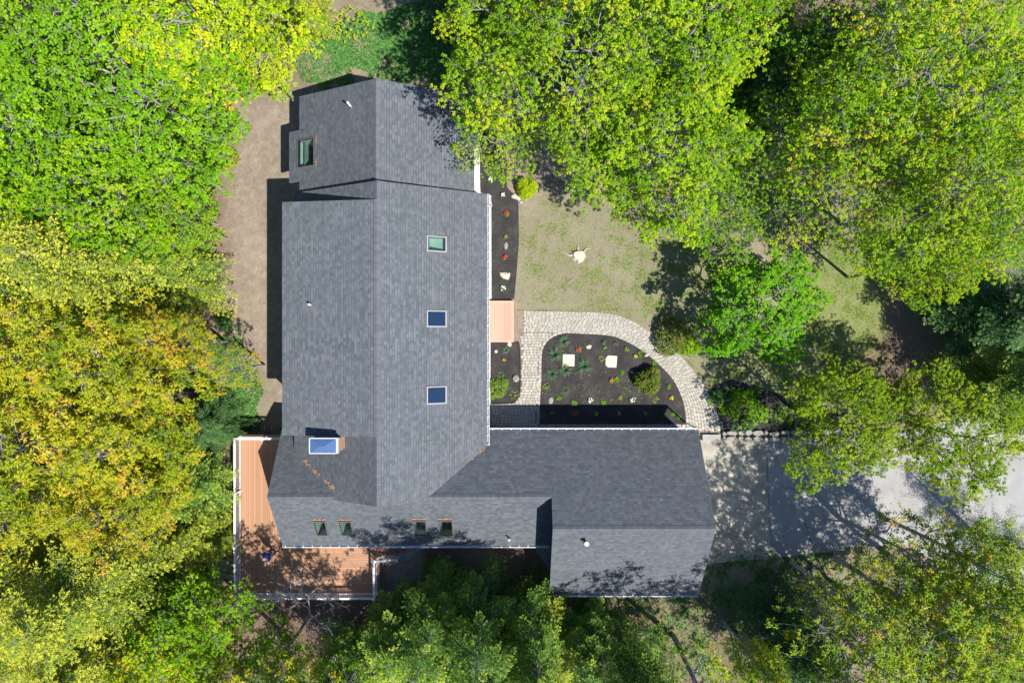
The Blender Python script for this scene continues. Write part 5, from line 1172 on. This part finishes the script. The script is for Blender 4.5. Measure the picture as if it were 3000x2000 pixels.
# ------------------------------------------------------------------ the person on the deck
def skin_mesh(name, verts, edges, radii, mat, parent, sub=2, root=0):
    me = bpy.data.meshes.new(name); me.from_pydata(verts, edges, []); me.update(); me.materials.append(mat)
    o = bpy.data.objects.new(name, me); link(o)
    m = o.modifiers.new('skin', 'SKIN'); m.use_smooth_shade = True
    for i, r in enumerate(radii):
        sv = me.skin_vertices[0].data[i]; sv.radius = r if hasattr(r, '__len__') else (r, r); sv.use_root = (i == root)
    s_ = o.modifiers.new('sub', 'SUBSURF'); s_.levels = sub; s_.render_levels = sub
    dg = bpy.context.evaluated_depsgraph_get(); dg.update(); me2 = bpy.data.meshes.new_from_object(o.evaluated_get(dg)); o.modifiers.clear(); o.data = me2
    o.parent = parent; return o
pr = empty('person', (-13.66, -11.97, DZ), math.atan2(.62, .78), label='grey haired person in blue shirt and jeans standing on the deck', cat='person')
# local frame: +x forward, +y left
bv = [(0, 0, .95), (0, 0, 1.15), (.01, 0, 1.38), (.02, 0, 1.50), (.05, 0, 1.60), (.06, 0, 1.70),
      (0, .10, .92), (.03, .13, .50), (0, .17, .09), (.13, .19, .035), (0, -.10, .92), (.05, -.13, .50), (.02, -.19, .09), (.15, -.22, .035),
      (0, .19, 1.40), (.03, .25, 1.13), (.24, .10, 1.13), (.30, .07, 1.15), (0, -.19, 1.40), (.03, -.25, 1.13), (.24, -.10, 1.13), (.30, -.07, 1.15)]
be = [(0, 1), (1, 2), (2, 3), (3, 4), (4, 5), (0, 6), (6, 7), (7, 8), (8, 9), (0, 10), (10, 11), (11, 12), (12, 13), (2, 14), (14, 15), (15, 16), (16, 17), (2, 18), (18, 19), (19, 20), (20, 21)]
br_ = [(.13, .15), (.12, .14), (.11, .15), .055, (.085, .07), (.095, .08), .085, .058, .042, .035, .085, .058, .042, .035, .055, .042, .03, .032, .055, .042, .03, .032]
skin_mesh('body', bv, be, br_, M['skin'], pr)
sv = [(0, 0, .90), (0, 0, 1.13), (.01, 0, 1.38), (.015, 0, 1.47), (0, .19, 1.41), (.02, .26, 1.15), (.10, .20, 1.13), (0, -.19, 1.41), (.02, -.26, 1.15), (.10, -.20, 1.13)]
skin_mesh('shirt', sv, [(0, 1), (1, 2), (2, 3), (2, 4), (4, 5), (5, 6), (2, 7), (7, 8), (8, 9)], [(.16, .18), (.15, .17), (.13, .18), .075, .078, .063, .055, .078, .063, .055], M['shirt'], pr)
jv = [(0, 0, .93), (0, .10, .88), (.03, .13, .50), (0, .17, .10), (0, -.10, .88), (.05, -.13, .50), (.02, -.19, .10)]
skin_mesh('jeans', jv, [(0, 1), (1, 2), (2, 3), (0, 4), (4, 5), (5, 6)], [(.14, .16), .105, .078, .062, .105, .078, .062], M['jeans'], pr)
for sgn, fx in ((1, 0), (-1, .02)): skin_mesh('shoe', [(fx - .05, sgn * .17, .05), (fx + .08, sgn * .185, .045), (fx + .17, sgn * .20, .035)], [(0, 1), (1, 2)], [.048, .05, .035], M['jeans'], pr)
skin_mesh('hair', [(.015, 0, 1.66), (.03, 0, 1.735), (.055, 0, 1.765)], [(0, 1), (1, 2)], [(.105, .09), (.105, .09), (.08, .07)], M['hair'], pr)
mb = MB(); mb.tube([(.145, 0, 1.655), (.165, 0, 1.635)], [.012, .018], 6); mb.build('nose', M['skin'], pr)
mb = MB()
for sg in (-1, 1): mb.tube([(.138, sg * .032, 1.68), (.146, sg * .032, 1.68)], .011, 8)
mb.build('eyes', M['black'], pr)
mb = MB(); mb.obox((.135, -.025, 1.605), (.135, .025, 1.605), .01, .008); mb.build('mouth', M['fascia'], pr)
for sg in (-1, 1):
    mb = MB(); mb.tube([(.05, sg * .083, 1.64), (.05, sg * .095, 1.67), (.05, sg * .085, 1.70)], [.01, .016, .01], 6); mb.build('ear', M['skin'], pr)
    for k in range(4):
        mb = MB(); y0_ = sg * (.055 + .018 * k); mb.tube([(.30, y0_, 1.165 - .012 * k), (.35, y0_ - sg * .012, 1.15 - .012 * k), (.365 - .006 * k, y0_ - sg * .035, 1.135 - .012 * k)], [.010, .0095, .008], 6); mb.build('finger', M['skin'], pr, True)
    mb = MB(); mb.tube([(.285, sg * .05, 1.18), (.315, sg * .03, 1.195), (.335, sg * .02, 1.19)], [.012, .011, .009], 6); mb.build('thumb', M['skin'], pr, True)
mb = MB(); mb.box(-.05, .04, -.085, .085, -.015, .02); mb.box(-.04, .03, -.05, .05, .02, .028)
for sg in (-1, 1): mb.tube([(-.01, sg * .065, .02), (-.01, sg * .065, .045)], [.008, .012], 8)
rc_ = mb.build('remote_control', M['black']); a = math.atan2(.62, .78); rc_.location = (-13.66 + .345 * math.cos(a), -11.97 + .345 * math.sin(a), DZ + 1.165); rc_.rotation_euler = (0, 0, a)
tag(rc_, 'small dark remote controller held by the person on the deck', 'controller')
